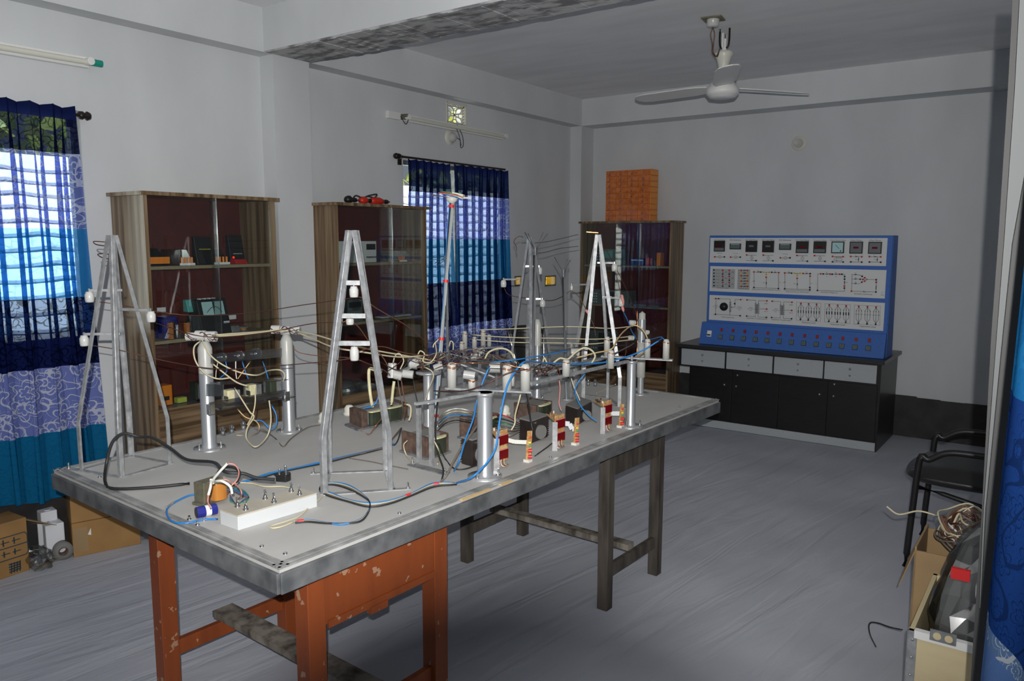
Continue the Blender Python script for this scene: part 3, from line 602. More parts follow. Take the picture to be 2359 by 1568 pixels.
# --- things in the far cabinet (front faces the viewer along y)
def yitem(name, lab, cat, px0, px1, z0, pyt, y, dpt, mt, q=0):
    a = Y(px0, 600, y).x; b = Y(px1, 600, y).x; zt = Y((px0+px1)/2, pyt, y).z; t = thing(name, ((a+b)/2, y+dpt/2, z0), lab, cat)
    dpt = min(dpt, .14); b2((a, y, z0), (b, y+dpt, zt)).build('body', mt, t, .003); return t, a, b, zt
s3 = [Y(1500, 613, K3yf).z, Y(1500, 708, K3yf).z, Y(1450, 853, K3yf).z]; yi = K3yf+.05
for (p0, p1, zz, py, lb) in ((1367, 1428, s3[0], 574, 'grey oscilloscope on the top shelf of the far cabinet'), (1361, 1450, s3[1], 668, 'wide grey generator on the middle shelf of the far cabinet'), (1362, 1410, s3[2], 762, 'grey instrument on the floor of the far cabinet')):
    t, a, b, zt_ = yitem('bench_instrument', lb, 'instrument', p0, p1, zz+.001, py, yi, .14, M['lens']); m = MB()
    for r in range(4):
        for k in range(3): m.box((a+.02+.024*k, yi-.002, zz+.02+(zt_-zz-.03)*r/4), (.011, .006, .011))
    m.build('button', M['panelw'], t); b2((a+(b-a)*.42, yi-.003, zz+(zt_-zz)*.45), (a+(b-a)*.72, yi, zt_-.015)).build('screen', M['teal_paper'] if p0 == 1367 else M['black'], t)
t, a, b, zt_ = yitem('book', 'thick dark book with a pale label lying on the top shelf of the far cabinet', 'book', 1452, 1482, s3[0]+.001, 595, yi, .1, M['cap']); b2((a+.01, yi-.001, zt_-.02), (b-.005, yi, zt_-.012)).build('paper_label', M['label'], t)
yitem('red_box', 'small red box beside the book in the far cabinet', 'box', 1487, 1495, s3[0]+.001, 593, yi, .08, M['red']); yitem('orange_holder', 'orange plastic holder at the right end of the top shelf, far cabinet', 'holder', 1512, 1521, s3[0]+.001, 582, yi, .08, M['orange'])
for (p0, p1, lb) in ((1436, 1455, 'left pale label on the shelf edge of the far cabinet'), (1460, 1488, 'middle pale label on the shelf edge of the far cabinet'), (1498, 1519, 'right pale label on the shelf edge of the far cabinet')):
    a = Y(p0, 700, K3yf+.028); b = Y(p1, 706, K3yf+.028); tag(b2((a.x, a.y-.002, s3[1]-.012), (b.x, a.y, s3[1]+.018)).build('shelf_label', M['teal_paper'] if 0 else M['lens']), lb, 'label')
# orange parts drawers on the far cabinet
yo = K3yf+.03; a = Y(1394, 480, yo).x; b = Y(1496, 480, yo).x; zt_ = Y(1496, 389, yo).z; c = thing('parts_organiser', ((a+b)/2, yo+.1, h3), 'translucent orange parts organiser with rows of small drawers on the far cabinet', 'organiser')
M['oran'] = mat('translucent_orange', (.95, .33, .03), .3); M['orand'] = mat('orange_drawer_front', (.78, .24, .07), .12, c2=(.50, .12, .03), scale=30)
m = MB(); nr, nc = 9, 4; dx, dz = (b-a)/nc, (zt_-h3)/nr; dd = .16
m.b2((a, yo+.012, h3), (a+.004, yo+dd, zt_)).b2((b-.004, yo+.012, h3), (b, yo+dd, zt_)).b2((a, yo+dd-.004, h3), (b, yo+dd, zt_))
for r in range(nr+1): m.b2((a, yo+.008, h3+r*dz-.0015), (b, yo+dd, h3+r*dz+.0015))
for k in range(1, nc): m.b2((a+k*dx-.0015, yo+.008, h3), (a+k*dx+.0015, yo+dd, zt_))
m.build('housing', M['oran'], c)
for r in range(nr):
    for k in range(nc):
        x0 = a+k*dx+.003; x1 = x0+dx-.006; z0 = h3+r*dz+.003; z1 = z0+dz-.006
        o = b2((x0, yo+.004, z0), (x1, yo+.012, z1)).b2((x0, yo+.012, z0), (x1, yo+.1, z0+.003)).build('drawer', M['orand'], c)
        MB().cyl(((x0+x1)/2-.012, yo+.004, z0+dz*.2), ((x0+x1)/2-.012, yo-.008, z0+dz*.2), .005).cyl(((x0+x1)/2-.012, yo+.002, z0+dz*.2), ((x0+x1)/2-.012, yo+.002, z0+dz*.7), .006).build('pull', M['clear'], o)
# ---------------------------------------------------------------- big grey board on two tables
BZ = .75
N_ = Z(643, 1310, BZ); LY = Vector((.0407, .9992, 0)); LX = Vector((-.9992, .0407, 0)); BW, BL = 1.232, 2.455
def T(u, v, z=BZ): return Vector((N_.x, N_.y, 0))+LX*u+LY*v+Vector((0, 0, z))
bd = thing('display_board', T(BW/2, BL/2, .69), 'large dusty grey plywood board with metal edging lying across two tables', 'board')
ROTB = Matrix.Rotation(math.atan2(LY.x, LY.y)*-1, 3, 'Z')
MB().box(T(BW/2, BL/2, BZ-.006), (BW-.004, BL-.004, .012), ROTB).build('board_surface', M['top'], bd)
th = .058; m = MB(); m2 = MB()
for (a, b) in (((0, 0), (BW, 0)), ((0, 0), (0, BL)), ((BW, 0), (BW, BL)), ((0, BL), (BW, BL))):
    p, q = T(a[0], a[1], BZ-.012-th/2+.004), T(b[0], b[1], BZ-.012-th/2+.004); m.bar(p, q, .014, th-.008)
    for k in range(3):
        o = .004+.011*k; c = (Vector((BW/2, BL/2))-Vector(((a[0]+b[0])/2, (a[1]+b[1])/2))).normalized()*o
        m2.bar(T(a[0]+c.x, a[1]+c.y, BZ-.0005+.0012*(k % 2)), T(b[0]+c.x, b[1]+c.y, BZ-.0005+.0012*(k % 2)), .007, .005)
m.build('side_rail', M['edge'], bd, .002); m2.build('edge_trim', M['trim'], bd)
for (px, py) in ((603, 1258), (657, 1275), (920, 1182), (1268, 1053), (1424, 949), (1640, 920)):
    c = Z(px, py, BZ); MB().lathe(c, [(.006, 0), (.005, .003), (0, .004)], 10).build('screw_head', M['chrome'], bd)
for (px, py) in ((436, 1197), (455, 1210), (470, 1200), (230, 1100), (1565, 938)):
    c = Z(px, py, BZ); MB().cyl(c, c+Vector((0, 0, .012)), .003).cyl(c, c+Vector((0, 0, .003)), .006).build('bolt', M['chrome'], bd)
for (u, v, l) in ((.0, .62, .13), (.0, .80, .06)): MB().bar(T(-.001, v, BZ-.002), T(-.001, v+l, BZ-.002), .015, .004).build('rust_strip', M['yellowish'], bd)
zb = BZ-.012-th+.004-.006
def wtable(name, lab, fr, wx, wy, leg, ztop, mt, ap, sz, ax=UX, rail=None, flip=False):
    """fr: near right leg's outer corner; wx runs to the left, wy away"""
    a = LX; b = LY; t = thing(name, fr+a*wx/2+b*wy/2, lab, 'table'); P = lambda u, v, z: Vector((fr.x, fr.y, 0))+a*u+b*v+Vector((0, 0, z))
    MB().box(P(wx/2, wy/2, ztop-.009), (wx+.03, wy+.03, .018), ROTB).build('table_top', mt, t)
    for u in (leg/2, wx-leg/2):
        for v in (leg/2, wy-leg/2): MB().box(P(u, v, (ztop-.018)/2), (leg, leg, ztop-.018), ROTB).build('leg', mt, t, .002)
    for (u0, v0, u1, v1, k) in ((leg, .012, wx-leg, .012, 0), (leg, wy-.012, wx-leg, wy-.012, 1), (.012, leg, .012, wy-leg, 2), (wx-.012, leg, wx-.012, wy-leg, 3)):
        h = ap[k]; MB().bar(P(u0, v0, ztop-.018-h/2), P(u1, v1, ztop-.018-h/2), .018, h).build('apron', mt, t, .002)
    for u in (leg/2, wx-leg/2): MB().bar(P(u, leg, sz), P(u, wy-leg, sz), .022, .05).build('side_stretcher', mt, t, .002)
    return t, P
fr = X(709, 1390, -1.478); fr.z = 0; farR = X(1024, 1340, fr.x+.02)
wy = (farR.y-fr.y)
t, P = wtable('wooden_table', 'orange varnished wooden table under the near end of the grey board', fr, .80, .505, .054, zb, M['orangew'], (.045, .045, .135, .045), .20)
MB().bar(P(.028, .25, .235), P(.80+.02, .25, .235), .075, .022, (0, 0, 1)).build('middle_stretcher', M['dustw'], t)
m = MB(); m.bar(P(.0005, .06, zb-.153), P(.0005, .45, zb-.153), .006, .02); m.bar(P(.004, .20, zb-.17), P(.004, .26, zb-.17), .02, .02); m.build('drawer_lip', M['orangew'], t)
fr2 = Z(1397, 1409, 0); br = Z(1511, 1329, 0); fl2 = Z(1060, 1311, 0)
t2, P2 = wtable('wooden_table', 'dark weathered wooden table under the far end of the grey board', fr2, .80, .475, .046, zb, M['darkw'], (.03, .05, .10, .05), .155)
MB().bar(P2(.028, .24, .195), P2(.80+.0, .24, .195), .05, .026, (0, 0, 1)).build('middle_stretcher', M['dustw'], t2)
# ---------------------------------------------------------------- model transmission towers
def foot(px, py): return Z(px, py, BZ)
def tower(lab, feet, apex_py, kink_py, arms, ext, wleg=.0125, tw=0):
    F_ = [foot(*f) for f in feet]; c = sum(F_, Vector())/4; za = ht(c, apex_py); t = thing('model_tower', (c.x, c.y, BZ), lab, 'model tower', 'model transmission towers on the board')
    zk = ht(F_[0], kink_py)
    for f in F_:
        inn = Vector((c.x-f.x, c.y-f.y, 0)); inw = Matrix.Rotation(tw, 3, 'Z') @ inn; k = Vector((f.x, f.y, zk)); ap = Vector((c.x, c.y, za))-inn.normalized()*.016
        m = MB(); m.angle(f, k, wleg, inw); m.angle(k, ap, wleg, inw); m.build('leg', M['alu2'], t)
    for i in range(4):
        a, b = F_[i], F_[(i+1) % 4]; d = (b-a).normalized(); e = ext[i]
        MB().bar(a-d*e[0]+Vector((0, 0, .002)), b+d*e[1]+Vector((0, 0, .002)), .018, .003, (0, 0, 1)).build('base_bar', M['alu2'], t)
        for s, q, dd in ((e[0], a, -d), (e[1], b, d)):
            if s > .03: g = q+dd*(s-.008); MB().cyl(g, g+Vector((0, 0, .022)), .003).cyl(g, g+Vector((0, 0, .007)), .007, n=6).build('bolt', M['chrome'], t)
    for k in arms: k(t, c, F_)
    return t, c, F_
def insul(top, h, r, par, cap=True, name='insulator', mt=None):
    """hanging insulator with its top at `top`"""
    top = Vector(top); m = MB(); m.lathe(top-Vector((0, 0, h)), [(0, 0), (r*.86, 0), (r*.95, h*.12), (r*.95, h*.20), (r, h*.24), (r, h*.72), (r*.8, h*.86), (r*.72, h), (0, h)], 16)
    o = m.build(name, mt or M['porc'], par)
    if cap: MB().cyl(top-Vector((0, 0, .002)), top+Vector((0, 0, .010)), .004).build('screw', M['chrome'], o)
    return o
def arm(p, q, w=.008, ins=None, h=.034, r=.014, tip=False):
    """cross arm between two picture points at the tower's distance, an insulator hung at q"""
    def f(t, c, F_):
        d = dep((c.x, c.y, 1.2)); a = D(p[0], p[1], d-p[2]); b = D(q[0], q[1], d-q[2]); b.z = a.z
        MB().bar(a, b, w, w).build('cross_arm', M['alu2'], t)
        if ins: insul(b-Vector((0, 0, w/2)), h, r, t)
    return f
def rung(py, frac, ins):
    def f(t, c, F_):
        z = ht(F_[0], py); m = MB()
        return None
    return f
def T2rungs(t, c, F_):
    d = dep((c.x, c.y, 1.2))-.04
    for (y, x0, x1, ix, back, hh) in ((651, 797, 830, 815, 0, .033), (727, 787, 843, 806, .05, .022), (790, 774, 853, 816, 0, .042)):
        k = d+.012*0; a = D(x0, y, k); b = D(x1, y, k); b.z = a.z; MB().bar(a, b, .012, .014).build('rung', M['alu2'], t); p = D(ix, y+ (8 if not back else 4), k+back); insul(p, hh, .0135 if not back else .012, t)
tw1, c1, F1 = tower('four legged metal model tower at the left corner of the board', [(184, 1084), (279, 1100), (395, 1068), (303.5, 1051)], 541, 974,
    [arm((282, 668, 0), (205, 668, .02), ins=1), arm((278, 768, 0), (193, 768, .02), ins=1), arm((278, 712, 0), (347, 712, .03), ins=1),
     lambda t, c, F_: MB().tube([D(262, 558, 2.6), D(240, 557, 2.58), D(216, 556, 2.55), D(222, 563, 2.52), D(245, 566, 2.52), D(248, 562, 2.55)], .0018).tube([D(262, 588, 2.6), D(240, 584, 2.58), D(225, 586, 2.55), D(238, 594, 2.53), D(262, 597, 2.55)], .0018).build('wire_curl', M['enamel'], t)],
    [(.06, 0), (0, 0), (.0, 0), (0, 0)])
tw2, c2, F2 = tower('bright metal model tower with three insulator rungs at the board centre, nearest the switch box', [(745.5, 1140), (904, 1129), (891, 1085), (756, 1090)], 530, 1012, [T2rungs], [(.0, .055), (0, 0), (0, .055), (0, 0)], .0145, R_(33))
tw3, c3, F3 = tower('metal model tower before the far glass cabinet', [(1341, 925), (1430, 938), (1403, 918), (1317, 905)], 540, 858,
    [arm((1385, 605, 0), (1416, 606, .02), ins=1, w=.009), arm((1390, 685, 0), (1431, 686, .03), ins=1, w=.009), arm((1349, 655, 0), (1317, 657, .04), ins=1, w=.007, h=.02, r=.006),
     arm((1376, 605, 0), (1390, 606, 0), w=.008), arm((1388, 684, 0), (1408, 686, 0), w=.008), lambda t, c, F_: MB().bar(D(1351, 534, 3.66), D(1378, 536, 3.66), .004, .004).build('copper_tip', M['copper'], t)],
    [(0, .04), (0, 0), (0, 0), (0, 0)], .014)
F4 = [(1176, 903), (1224, 918), (1268, 902), (1214, 888)]
tw4, c4, F4p = tower('metal model tower at the back of the board by the black chair', F4, 546, 820,
    [arm((1196, 643, 0), (1160, 644, .02), ins=1, w=.007), arm((1210, 613, 0), (1243, 614, .0), ins=1, w=.009), arm((1212, 688, 0), (1250, 690, 0), ins=1, w=.009),
     lambda t, c, F_: MB().tube([D(1205, 546, 4.0), D(1196, 544, 4.0), D(1187, 550, 4.0), D(1184, 558, 4.0), D(1189, 566, 4.0), D(1190, 578, 4.0)], .002).build('wire_curl', M['enamel'], t)],
    [(0, 0), (0, 0), (0, 0), (0, 0)], .012)
# ---------------------------------------------------------------- poles
def flange(t, c, r, name='flange', nb=3):
    o = MB().lathe(c, [(0, .006), (r, .006), (r, 0)], 28).build(name, M['alu2'], t); m = MB()
    for k in range(nb): a = 2*math.pi*k/nb+.6; g = c+Vector((math.cos(a)*r*.78, math.sin(a)*r*.78, .006)); MB().cyl(g, g+Vector((0, 0, .022)), .003).cyl(g, g+Vector((0, 0, .006)), .006, n=6).build('bolt', M['chrome'], o)
def forked(lab, base, top_px, top_py, r, tips, fork_w=.0022):
    b = foot(*base); z = ht(b, top_py); t = thing('forked_pole', b, lab, 'pole', 'forked metal poles on the board'); top = D(top_px, top_py, dep((b.x, b.y, z)))
    MB().tube([b, top], r, 10, 1, r*.85).build('pole', M['alu'], t); d = dep(top)
    MB().cyl(top-Vector((0, 0, .03)), top+Vector((0, 0, .004)), r*.95, r*1.25).build('fork_root', M['chrome'], t)
    for (px, py) in tips: MB().tube([top-Vector((0, 0, .01)), D(px, py, d)], fork_w, 6, 1).build('prong', M['alu2'], t)
    MB().lathe(b, [(0, .004), (.022, .004), (.022, 0)], 16).build('foot', M['alu2'], t)
    return t, top
fpA, tpA = forked('tall forked pole standing in front of the black chair', (1226, 926), 1233, 572, .0095, [(1209, 535), (1217, 537), (1251, 534), (1261, 538)])
fpB, tpB = forked('shorter forked pole left of the far tower', (1306, 920), 1298, 623, .0085, [(1277, 592), (1307, 596), (1314, 599)])
fpC, tpC = forked('short forked pole with sideways prongs behind the red taped pole', (1034, 905), 1027, 590, .009, [(1001, 606), (988, 600), (1010, 612), (1022, 618)])
b = foot(1003, 972); top = D(1041, 462, dep((b.x, b.y, 1.2))+.05); t = thing('taped_pole', b, 'tall leaning pale pole with red tape bands and a wire wheel on top', 'pole')
MB().tube([b, top], .0095, 10, 1, .0085).build('pole', mat('pale_grey_tube', (.55, .58, .58), .35), t); m = MB()
for py in (478, 650, 783, 972-12):
    f = (py-972)/(462-972); q = b+(top-b)*f; e = b+(top-b)*(f+.012); MB().cyl(q, e, .0118).build('red_tape', M['tape'], t)
MB().tube([b+(top-b)*f+Vector((-.008-.003*math.sin(f*9), 0, 0))-F*.008 for f in [k/12 for k in range(13)]], .0022).build('blue_lead', M['bluew'], t)
hub = top+Vector((0, 0, .012)); MB().lathe(top, [(.01, -.01), (.022, 0), (.024, .010), (.012, .016), (0, .018)], 14).build('hub', M['ivory'], t)
MB().tube([D(996, 449, dep(hub)), hub, D(1086, 456, dep(hub))], .004, 6, 1).bar(D(1043, 446, dep(hub)), D(1068, 452, dep(hub)-.01), .02, .014).build('spoke', M['ivory'], t)
for k, (cc, dz, rx) in enumerate((('pink', .0, .055), ('greenw', .006, .045), ('red', .003, .050), ('bluew', -.004, .04))):
    MB().tube([hub+Vector((rx*math.cos(a), rx*math.sin(a), dz+.02*math.sin(a/2))) for a in [R_(20+k*25+i*30) for i in range(11)]], .0018).build('loop_wire', M[cc], t)
# aluminium posts
def post(lab, base, top_py, r, rf=.06, white=None, cut=True, nb=3):
    b = foot(*base); z = ht(b, top_py); t = thing('pipe_post', b, lab, 'post', 'aluminium pipe posts on the board'); flange(t, b, rf, nb=nb); zw = ht(b, white) if white else z
    MB().lathe(b, [(r*1.12, .006), (r*1.12, .014), (r, .018), (r, zw-BZ)], 24).lathe(b, [(r, zw-BZ), (r*.8, zw-BZ), (0, zw-BZ)], 24).build('pipe', M['alu'], t)
    if white: MB().lathe(b, [(r*1.01, zw-BZ-.01), (r*1.01, z-BZ-.025), (r*.55, z-BZ), (0, z-BZ)], 24).build('nylon_top', M['nylon'], t)
    return t, Vector((b.x, b.y, z))
pA, tA = post('left aluminium post with white nylon top and white terminal blocks', (483, 1033), 785, .0245, .055, 852)
pB, tB = post('second aluminium post with white nylon top, right end of the shelf bracket', (667, 993), 770, .0230, .05, 831)
pC, tC = post('thick aluminium post near the front edge carrying a crossbar of white insulators', (1117, 1098), 903, .0245, .055)
pD, tD = post('aluminium post at the right carrying a bar of white insulators', (1452, 982), 830, .0185, .05)
pF, tF = post('aluminium post with a round plate under the insulator cluster, centre of the board', (988, 985), 858, .021, .045)
pG, tG = post('short aluminium post hidden under the centre crossbar', (1237, 918), 735, .017, .035, 790)
# blocks of porcelain on posts A and B
for (t, tp, l) in ((pA, tA, [(-.05, -.03, 0, .015), (-.016, -.035, .004, .018), (.018, -.015, 0, .019)]), (pB, tB, [(-.045, -.02, .003, .017), (-.008, -.02, 0, .017), (.03, -.01, .0, .016)])):
    for (a, b, z, r) in l:
        c = tp+R2*(a+.01)+Vector((0, 0, .016+z))+LY*b*.2; MB().cyl(c-R2*.017, c+R2*.017, r, n=12).build('terminal_block', M['porc'], t, .002)
    m = MB(); q = tp+Vector((0, 0, .016))
    for k in range(3): m.tube([q+R2*x+Vector((0, 0, .017*math.sin(x*90+k)))-F*.020 for x in (-.06, -.03, 0, .03, .05)], .0013)
    m.build('binding_wire', M['enamel'], t)
# shelf bracket between the two posts
br = thing('transformer_shelf', (tA+tB)/2, 'clear shelf holding three small transformers between the two left posts', 'shelf')
dA, dB = dep(tA)-.03, dep(tB)-.03
a, b = D(486, 826, dA), D(648, 812, dB); MB().bar(a, b, .004, .034).build('top_rail', M['acryl'], br)
for (px, py, r) in ((511, 822, .016), (551, 818, .017), (590, 814, .021)):
    c = D(px, py, dA+(dB-dA)*(px-486)/162); MB().cyl(c-F*.008, c+F*.008, r, n=16).build('disc', M['acryl'], br)
    MB().cyl(c-F*.012, c-F*.006, .004).build('screw', M['chrome'], br)
a, b = D(493, 940, dA-.01), D(664, 910, dB-.01); sh = MB().bar(a, b, .085, .004, (0, 0, 1)).bar(a+Vector((0, 0, .012))-F*.04, b+Vector((0, 0, .012))-F*.04, .003, .024).build('shelf_plate', M['acryl'], br)
for p in (a, b): MB().box(p-F*.03, (.02, .02, .035)).cyl(p-F*.045, p-F*.045-Vector((0, 0, .02)), .004).build('clamp', M['chrome'], br)
MB().bar(D(495, 883, dA+.0), D(652, 872, dB), .06, .003, (0, 0, 1)).bar(D(495, 912, dA-.0), D(495, 884, dA-.0), .06, .003, F).build('clear_cover', M['acryl'], br)
for (px, py, w, pc) in ((532, 911, .05, 'paper'), (582, 898, .05, 'paper'), (628, 890, .055, 'coil')):
    c = D(px, py, dA+(dB-dA)*(px-486)/162); t = thing('small_transformer', c-Vector((0, 0, .03)), {532: 'left transformer on the clear shelf, yellow paper wrap', 582: 'middle transformer on the clear shelf, yellow paper top', 628: 'right transformer on the clear shelf, dark round coil'}[px], 'transformer', 'transformers on the clear shelf')
    MB().box(c, (w, .045, .044), ROTB).build('core', M['dull'], t, .002); MB().box(c-F*.018, (w*.62, .03, .046), ROTB).build('coil', M[pc], t, .004)
    if pc == 'paper': MB().box(c-F*.022-Vector((0, 0, .008)), (w*.5, .026, .02), ROTB).build('winding', M['coil'], t, .003)
# frames and crossbars
def pin(par, px, py_top, py_bot, r, z, wires=1, axis=None):
    """white insulator standing on a crossbar at height z"""
    b = Z(px, py_bot, z); h = (ht(b, py_top)-z); h = max(.02, h)
    o = MB().lathe(b, [(0, 0), (r, 0), (r*.98, h*.85), (r*.75, h*.97), (r*.5, h), (0, h)], 18).build('insulator', M['nylon'], par)
    for k in range(wires): MB().tube([b+Vector((r*1.03*math.cos(a), r*1.03*math.sin(a), h*(.84-.05*k)+.002*math.sin(3*a))) for a in [R_(i*30) for i in range(13)]], .0014).build('binding_wire', M['copper'], o)
    return b+Vector((0, 0, h))
zc_ = tC.z
cb = thing('insulator_crossbar', tC, 'flat crossbar with white insulators on top of the front post', 'crossbar')
MB().bar(Z(1028, 893, zc_), Z(1226, 902, zc_), .03, .006, (0, 0, 1)).build('bar', M['alu2'], cb)
e1 = Z(1104, 905, zc_); e2 = Z(957, 930, zc_-.0); MB().bar(e1, e2, .012, .008, (0, 0, 1)).build('stay_bar', M['alu2'], cb)
MB().lathe(tC-Vector((0, 0, .012)), [(.026, 0), (.029, .004), (.029, .012), (0, .012)], 20).build('cap', M['alu2'], cb)
IN = {}
for k, a in enumerate(((1041, 835, 892, .0150), (1168, 838, 897, .0155), (1210, 838, 900, .0155), (1087, 872, 896, .012), (1178, 858, 888, .011))): IN[k] = pin(cb, a[0], a[1], a[2], a[3], zc_+.003, 2)
st = thing('post_frame', Z(978, 1070, BZ), 'low stand of two square tubes on a dark base plate left of the front post', 'stand')
for (bx, by, tx, ty) in ((966, 1068, 962, 930), (995, 1076, 990, 930)):
    f = foot(bx, by); zt_ = ht(f, ty); MB().bar(f, Vector((f.x, f.y, zt_)), .013, .013).build('tube', M['alu2'], st)
a, b = foot(945, 1070), foot(1030, 1092); MB().bar(a+Vector((0, 0, .002)), b+Vector((0, 0, .002)), .03, .004, (0, 0, 1)).build('base_plate', M['dull'], st)
MB().bar(D(960, 930, dep(f)), D(1000, 924, dep(f)), .014, .006, (0, 0, 1)).build('top_bar', M['alu2'], st)
for g in (a+LY*.01, b-LY*.01): MB().cyl(g, g+Vector((0, 0, .022)), .003).cyl(g, g+Vector((0, 0, .008)), .006, n=6).build('bolt', M['chrome'], st)
zd = tD.z; cb2 = thing('insulator_crossbar', tD, 'flat crossbar with white insulators on the right post', 'crossbar')
MB().bar(Z(1386, 820, zd), Z(1550, 829, zd), .028, .006, (0, 0, 1)).build('bar', M['alu2'], cb2)
MB().bar(Z(1446, 832, zd), Z(1222, 883, zd), .014, .010, (0, 0, 1)).build('stay_bar', M['alu2'], cb2)
MB().cyl(tD, tD+Vector((0, 0, .02)), .005).lathe(tD-Vector((0, 0, .012)), [(.019, 0), (.022, .004), (.022, .012), (0, .012)], 20).build('cap', M['alu2'], cb2)
for k, a in enumerate(((1398, 775, 820, .0125), (1407, 806, 848, .0125), (1491, 780, 825, .0125), (1534, 781, 828, .0135), (1304, 828, 866, .014))): IN[10+k] = pin(cb2, a[0], a[1], a[2], a[3], zd+.003, 1)
fs = thing('post_frame', Z(1330, 925, BZ), 'stand of square tubes under the stay bar at the centre right of the board', 'stand')
for (bx, by, ty) in ((1316, 918, 862), (1327, 921, 856), (1342, 924, 852)):
    f = foot(bx, by); MB().bar(f, Vector((f.x, f.y, zd-.006)), .012, .012).build('tube', M['alu2'], fs)
MB().bar(foot(1310, 916)+Vector((0, 0, .002)), foot(1346, 926)+Vector((0, 0, .002)), .03, .004, (0, 0, 1)).build('base_plate', M['dull'], fs)
# stepped post at the far right
b = foot(1475, 907); t = thing('stepped_post', b, 'far right stepped post of aluminium and white nylon sections', 'post'); zz = [ht(b, k)-BZ for k in (905, 868, 788, 735, 722)]
MB().lathe(b, [(0, .005), (.045, .005), (.045, 0)], 28).build('flange', M['alu2'], t); MB().lathe(b, [(.016, .005), (.016, zz[1])], 20).build('lower_pipe', M['alu'], t)
MB().lathe(b, [(.016, zz[1]-.002), (.021, zz[1]), (.021, zz[2]), (.017, zz[2])], 20).build('nylon_sleeve', M['nylon'], t); MB().lathe(b, [(.0185, zz[2]-.01), (.0185, zz[3])], 20).build('upper_pipe', M['alu'], t)
MB().lathe(b, [(.0185, zz[3]), (.016, zz[3]+.002), (.016, zz[4]), (.006, zz[4]+.006), (0, zz[4]+.012)], 20).build('top_cap', M['nylon'], t)
for (px, py, s) in ((1457, 743, .016), (1454, 778, .015), (1489, 765, .014)): c = D(px, py, dep(b)-.02); MB().box(c, (s*1.6, s*1.2, s*1.5)).cyl(c-R2*s, c+R2*s, s*.6).build('terminal_block', M['porc'], t, .002)
MB().tube([D(1468, 712, dep(b)-.03), D(1468, 740, dep(b)-.03), D(1470, 770, dep(b)-.03), D(1467, 815, dep(b)-.03)], .0022).build('copper_lead', M['copper'], t)
# back insulator stand
zk = ht(foot(1150, 905), 800); bk = thing('insulator_stand', foot(1130, 900), 'metal stand of white insulators at the back of the board before the far curtain', 'stand')
MB().bar(Z(1062, 806, zk), Z(1156, 798, zk), .03, .006, (0, 0, 1)).build('bar', M['alu2'], bk)
for (bx, by) in ((1070, 915), (1105, 908), (1145, 906)):
    f = foot(bx, by); MB().bar(f, Vector((f.x, f.y, zk)), .011, .011).build('tube', M['alu2'], bk)
for a in ((1071, 762, 802, .0125), (1093, 775, 802, .012), (1113, 758, 799, .0125), (1127, 770, 797, .011), (1064, 786, 812, .011)): pin(bk, a[0], a[1], a[2], a[3], zk+.003, 1)
# disc plate cluster on post F
cl = thing('insulator_cluster', tF, 'round plate on the centre post covered with lying white insulators', 'insulators'); dF = dep(tF)
MB().lathe(tF, [(0, .004), (.05, .004), (.05, -.004), (0, -.004)], 28).build('plate', M['alu2'], cl)
for (x0, y0, x1, y1, r, dd) in ((903, 870, 904, 836, .017, -.05), (908, 862, 926, 867, .017, -.08), (928, 860, 952, 863, .016, -.07), (944, 838, 966, 836, .019, .0), (968, 836, 975, 832, .013, .03), (1000, 848, 1020, 842, .015, .05)):
    a = D(x0, y0, dF+dd); b = D(x1, y1, dF+dd); MB().cyl(a, b, r, n=14).build('insulator', M['porc'], cl, .003)
MB().lathe(D(978, 846, dF), [(0, 0), (.022, 0), (.018, .012), (.01, .03), (0, .03)], 16).build('glass_cup', M['bulb'], cl)
MB().box(D(950, 835, dF+.05), (.05, .004, .05), ROTB).build('bracket', M['alu2'], cl)
MB().bar(D(895, 868, dF-.05), D(945, 846, dF), .03, .004, (0, 0, 1)).build('arm', M['alu2'], cl)
cl2 = thing('insulator_cluster', D(1100, 850, 3.2), 'lying white insulators and clear discs between the front post and the tall forked pole', 'insulators')
for (x0, y0, x1, y1, r, dd, mm) in ((1068, 862, 1094, 866, .017, 3.0, 'porc'), (1090, 808, 1112, 806, .014, 3.7, 'porc'), (1085, 822, 1106, 822, .016, 3.5, 'porc'), (1127, 846, 1152, 846, .022, 3.1, 'nylon'), (1248, 850, 1262, 846, .014, 3.3, 'acryl'), (1315, 812, 1334, 812, .020, 3.4, 'nylon'), (1345, 836, 1376, 830, .014, 3.3, 'acryl'), (1236, 842, 1250, 838, .016, 3.3, 'acryl'), (1262, 862, 1285, 857, .012, 3.3, 'bulb')):
    a = D(x0, y0, dd); b = D(x1, y1, dd); MB().cyl(a, b, r, n=14).build('insulator', M[mm], cl2, .003)
MB().ball(D(1110, 808, 3.68), .017).build('ball_end', M['porc'], cl2)
for (a, b, w) in (((1062, 838, 3.1), (1140, 868, 3.1), .02), ((1232, 862, 3.2), (1400, 822, 3.3), .03), ((1100, 826, 3.5), (1200, 858, 3.2), .02)): MB().bar(D(*a), D(*b), w, .006, (0, 0, 1)).build('mounting_bar', M['dull'], cl2)
for (px, py) in ((1252, 838), (1259, 842), (1249, 856), (1256, 858)): MB().ball(D(px, py, 3.2), .006).build('nut', M['chrome'], cl2)
MB().lathe(D(1320, 822, 3.35), [(0, -.015), (.02, -.012), (.022, 0), (.014, .012), (0, .014)], 16).build('clear_disc', M['bulb'], cl2)
